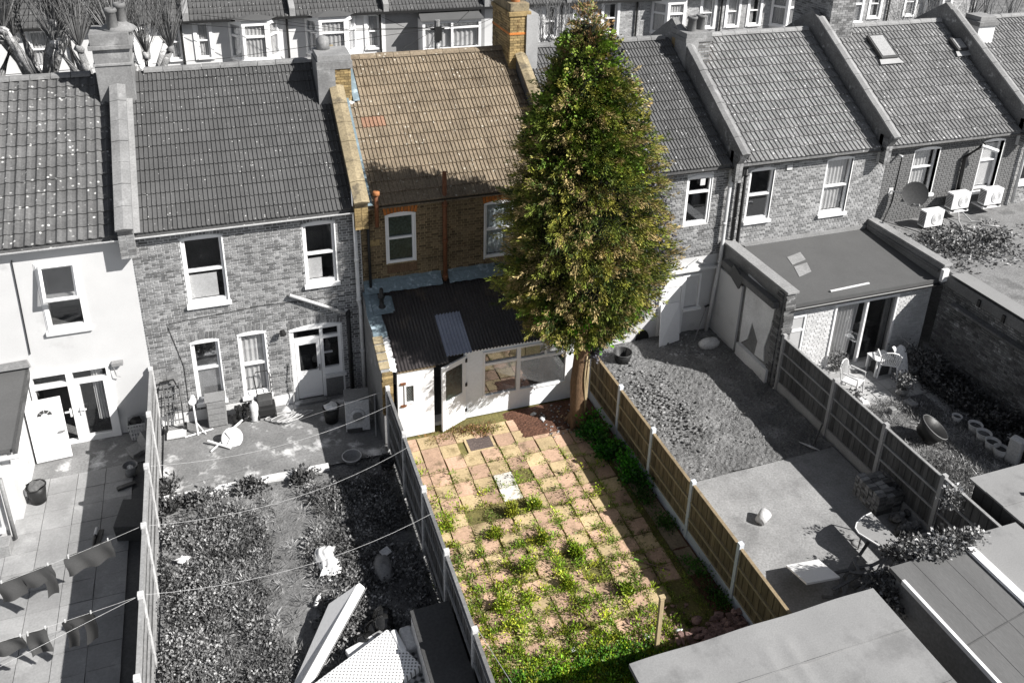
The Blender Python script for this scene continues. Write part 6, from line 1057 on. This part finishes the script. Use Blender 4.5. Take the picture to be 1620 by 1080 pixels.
def plant_pot(loc, s, m, label, plant=0, group='plant pots in the lawn garden'):
    t = lathe_thing('plant_pot', loc, [(0, .0), (.12 * s, 0), (.17 * s, .26 * s), (.155 * s, .26 * s), (.145 * s, .2 * s), (0, .2 * s)], m, label, 'plant pot', group, rim=(.165 * s, .26 * s, m)); local('soil', MB().lathe([(0, .22 * s), (.14 * s, .21 * s)], (0, 0, 0), 12), 'soil_d', t)
    if plant:
        n = int(260 * plant); P = np.array([0, 0, .25 * s]) + rng.normal(size=(n, 3)) * np.array([.10, .10, .0]) * s * 1.4 + np.stack([np.zeros(n), np.zeros(n), rng.random(n) * .35 * plant], 1); o = leaves('foliage', P, rng.normal(size=(n, 3)) + np.array([0, 0, .6]), .08, np.tile([[.12, .12, .12]], (n, 1)) * (.4 + 1.2 * rng.random((n, 1))), .5); o.parent = t
    return t
for p, s, l in (((16.954,-5.8,0), .7, 'small white pot, first of the pot row by the dark border'), ((17.056,-6.276,0), 1.0, 'large pale pot, second in the row along the border'), ((16.985,-6.608,0), 1.05, 'large pale pot, third in the row along the border'), ((16.931,-6.935,0), 1.05, 'large pale pot, fourth in the row along the border'), ((16.938,-7.178,0), 1.0, 'large pale pot, last of the row nearest the shed'), ((17.618,-6.907,0), .8, 'grey pot in the shade behind the pot row')): plant_pot(p, s, 'grey_l' if s > .9 else 'white_d', l)
for p, s, l in (((14.001,-2.662,0), 1.0, 'dark bushy potted plant left of the patio doors'), ((15.053,-2.352,0), 1.2, 'tall potted plant standing before the small extension window'), ((15.523,-2.235,0), 1.1, 'potted plant by the left patio door jamb'), ((15.379,-3.091,0), .8, 'low potted plant on the small patio'), ((16.397,-4.46,0), .9, 'white pot with flowers on the patio edge'), ((17.374,-3.712,0), 1.3, 'dark shrub in a tub near the dark brick wall'), ((14.563,-4.726,0), .8, 'pale pot behind the concrete-posted fence'), ((17.662,-4.111,0), 1.2, 'dark plant in the shaded corner of the lawn garden')): plant_pot(p, s, 'grey_m', l, plant=1.3)
for p, d, m, l in (((15.145,-4.495,0), (.3, .2, .15), 'grey_l', 'pale low crate on the patio below the round-backed chair'), ((16.344,-4.871,0), (.25, .3, .1), 'stone', 'flat pale slab scrap at the lawn edge'), ((15.584,-5.046,0), (.16, .16, .2), 'grey_m', 'small grey tin on the rough grass'), ((18.397,-3.552,0), (.3, .2, .25), 'grey_l', 'pale box in the shade under the dark brick wall'), ((18.49,-3.087,0), (.35, .3, .3), 'grey_m', 'grey crate in the shaded corner by the dark brick wall'), ((14.587,-4.32,0), (.1, .35, .3), 'grey_l', 'pale folded board leaning near the patio chair'), ((14.926,-5.24,0), (.2, .15, .12), 'stone', 'pale lump by the concrete-posted fence on the grass')): pad('garden_clutter', (p[0], p[1], d[2] / 2), d, random.uniform(0, 2), 0, 0, m, l, 'clutter', .02)
for k, p in enumerate(((18.583,-3.182,0), (18.573,-3.411,0), (18.564,-3.636,0), (18.555,-3.858,0), (18.54,-4.106,0))): one('bottle', MB().tube([p, (p[0], p[1], .24)], [.04, .03], 8), 'white_d', ['topmost', 'second', 'middle', 'fourth', 'lowest'][k] + ' of five pale bottles along the shaded border', 'bottle', 'pale bottles by the border')
bk = thing('plant_stand', (14.928,-2.379,0), 'wire plant stand with bare looping stems by the extension wall', 'plant stand')
for k in range(9): a = random.uniform(0, 6); c = Vector((.25 * math.cos(a), .2 * math.sin(a), .5 + random.random() * .4)); local('loop', MB().tube([(0, 0, .1), tuple(c), tuple(c * 1.3 + Vector((.1, 0, .1))), tuple(c + Vector((.25, .1, -.25)))], .012, 5), 'rope' if k % 2 else 'grey_l', bk)
gb = thing('garden_bag', (15.471,-6.179,0), 'open dark garden waste bag on the lawn', 'garden bag'); c = Vector((15.753,-6.017,0)); part('bag', MB().add(MB().lathe([(0, .02), (.26, 0), (.36, .36), (.35, .36), (.24, .03)], (0, 0, 0), 18), Matrix.Translation(c + Vector((-.1, -.1, .12))) @ Matrix.Rotation(.45, 4, 'Y') @ Matrix.Rotation(.3, 4, 'X')), 'black', gb, smooth=True); part('rim', MB().add(MB().lathe([(.35, .35), (.37, .36), (.36, .375), (.35, .35)], (0, 0, 0), 18), Matrix.Translation(c + Vector((-.1, -.1, .12))) @ Matrix.Rotation(.45, 4, 'Y') @ Matrix.Rotation(.3, 4, 'X')), 'grey_m', gb)
pad('pale_crate', (17.956,-6.063,0.1), (.3, .25, .2), .4, 0, 0, 'grey_m', 'grey crate of white bottles beside the pot row', 'crate', .01); pad('cloth_bundle', (17.076,-7.424,0.35), (.25, .3, .7), .3, 0, 0, 'grey_l', 'pale draped bundle at the corner of the boarded shed', 'bundle', .05)
line([(17.4,-2.97,0.769), (17.8,-4.088,0.368), (18.1,-6.056,-0.337)], 'dark cord across the lawn garden from the brick wall', .01)

# ------------------------------------------------------------------ on the painted wall and terrace
def ac_unit(loc, label):
    t = thing('air_conditioner', loc, label, 'air conditioner', 'outdoor air conditioner units'); local('case', MB().box(-.4, .4, -.16, .16, .06, .6), 'white', t, bevel=.012)
    local('fan_grille', MB().tube([(.08, -.162, .33), (.08, -.175, .33)], .21, 24), 'grey_l', t); local('fan_hub', MB().tube([(.08, -.175, .33), (.08, -.185, .33)], .06, 14), 'white', t)
    for k in range(3): local('grille_ring', MB().tube([(.08 + (.1 + .045 * k) * math.cos(a), -.178, .33 + (.1 + .045 * k) * math.sin(a)) for a in np.linspace(0, 2 * PI, 25)], .005, 4), 'white', t)
    local('side_vent', MB().box(-.412, -.402, -.13, .13, .12, .54), 'grey_d', t)
    for k in range(8): local('vent_slat', MB().box(-.42, -.413, -.13, .13, .14 + k * .05, .16 + k * .05), 'grey_l', t)
    for x in (-.3, .3): local('foot', MB().box(x - .03, x + .03, -.2, .2, 0, .06), 'grey_d', t)
    return t
a0 = ac_unit((20.15, -.62, 2.68), 'lowest air conditioner standing on the flat terrace'); a0.scale = (.85, .85, .95)
for loc, l in (((21.35, -.35, 3.0), 'air conditioner on brackets left of the last arched window'), ((22.65, -.35, 2.98), 'rightmost air conditioner under the last arched window')):
    c = copy_tree(a0); c.location = loc; c['label'] = l
one('wall_bracket', MB().box(21.0, 21.7, -.5, 0, 2.95, 3.0), 'white_d', 'white bracket under the middle air conditioner', 'bracket'); one('wall_bracket', MB().box(22.3, 23.0, -.5, 0, 2.93, 2.98), 'white_d', 'white bracket under the rightmost air conditioner', 'bracket')
pipe('drain_hose', [(21.4, -.4, 3.0), (21.2, -.7, 2.75), (20.9, -1.2, 2.72), (21.1, -1.6, 2.72)], .02, 'rope', 'pale drain hose running down to the terrace', 'hose', n=6); pipe('drain_hose', [(21.45, -.4, 3.0), (21.6, -.8, 2.74), (21.9, -.9, 2.73), (21.8, -1.1, 2.72), (22.2, -1.3, 2.72)], .02, 'rope', 'second pale drain hose curling right on the terrace', 'hose', n=6)
one('cable_tangle', MB().tube([(19.3, -1.2, 2.72), (19.5, -1.8, 2.73), (19.35, -2.4, 2.72), (19.8, -2.6, 2.72), (19.4, -2.2, 2.73), (19.9, -2.9, 2.72)], .012, 5), 'rope', 'pale loose cables lying on the leafy terrace', 'cable')
ds = thing('satellite_dish', (19.3, -.3, 3.75), 'dark mesh satellite dish on a wall arm beside the arched window', 'satellite dish'); DM = Matrix.Translation((19.42, -.52, 3.8)) @ Matrix.Rotation(-.55, 4, 'Z') @ Matrix.Rotation(1.25, 4, 'X')
part('dish', MB().add(MB().lathe([(r, .35 * r * r) for r in (0.001, .08, .16, .24, .32, .37)] + [(.375, .05), (.36, .04)], (0, 0, 0), 26), DM), 'grey_d', ds, smooth=True); part('arm', MB().tube([(18.98, -.02, 3.75), (19.1, -.3, 3.78), (19.35, -.42, 3.78)], .022, 8), 'grey_l', ds); part('feed_arm', MB().tube([(19.4, -.5, 3.5), (19.2, -.95, 3.62)], .012, 6), 'grey_l', ds); part('feed_horn', MB().tube([(19.18, -.9, 3.62), (19.22, -.98, 3.66)], .04, 8), 'grey_m', ds); part('wall_plate', MB().box(18.9, 19.05, -.03, -.012, 3.65, 3.85), 'grey_l', ds)
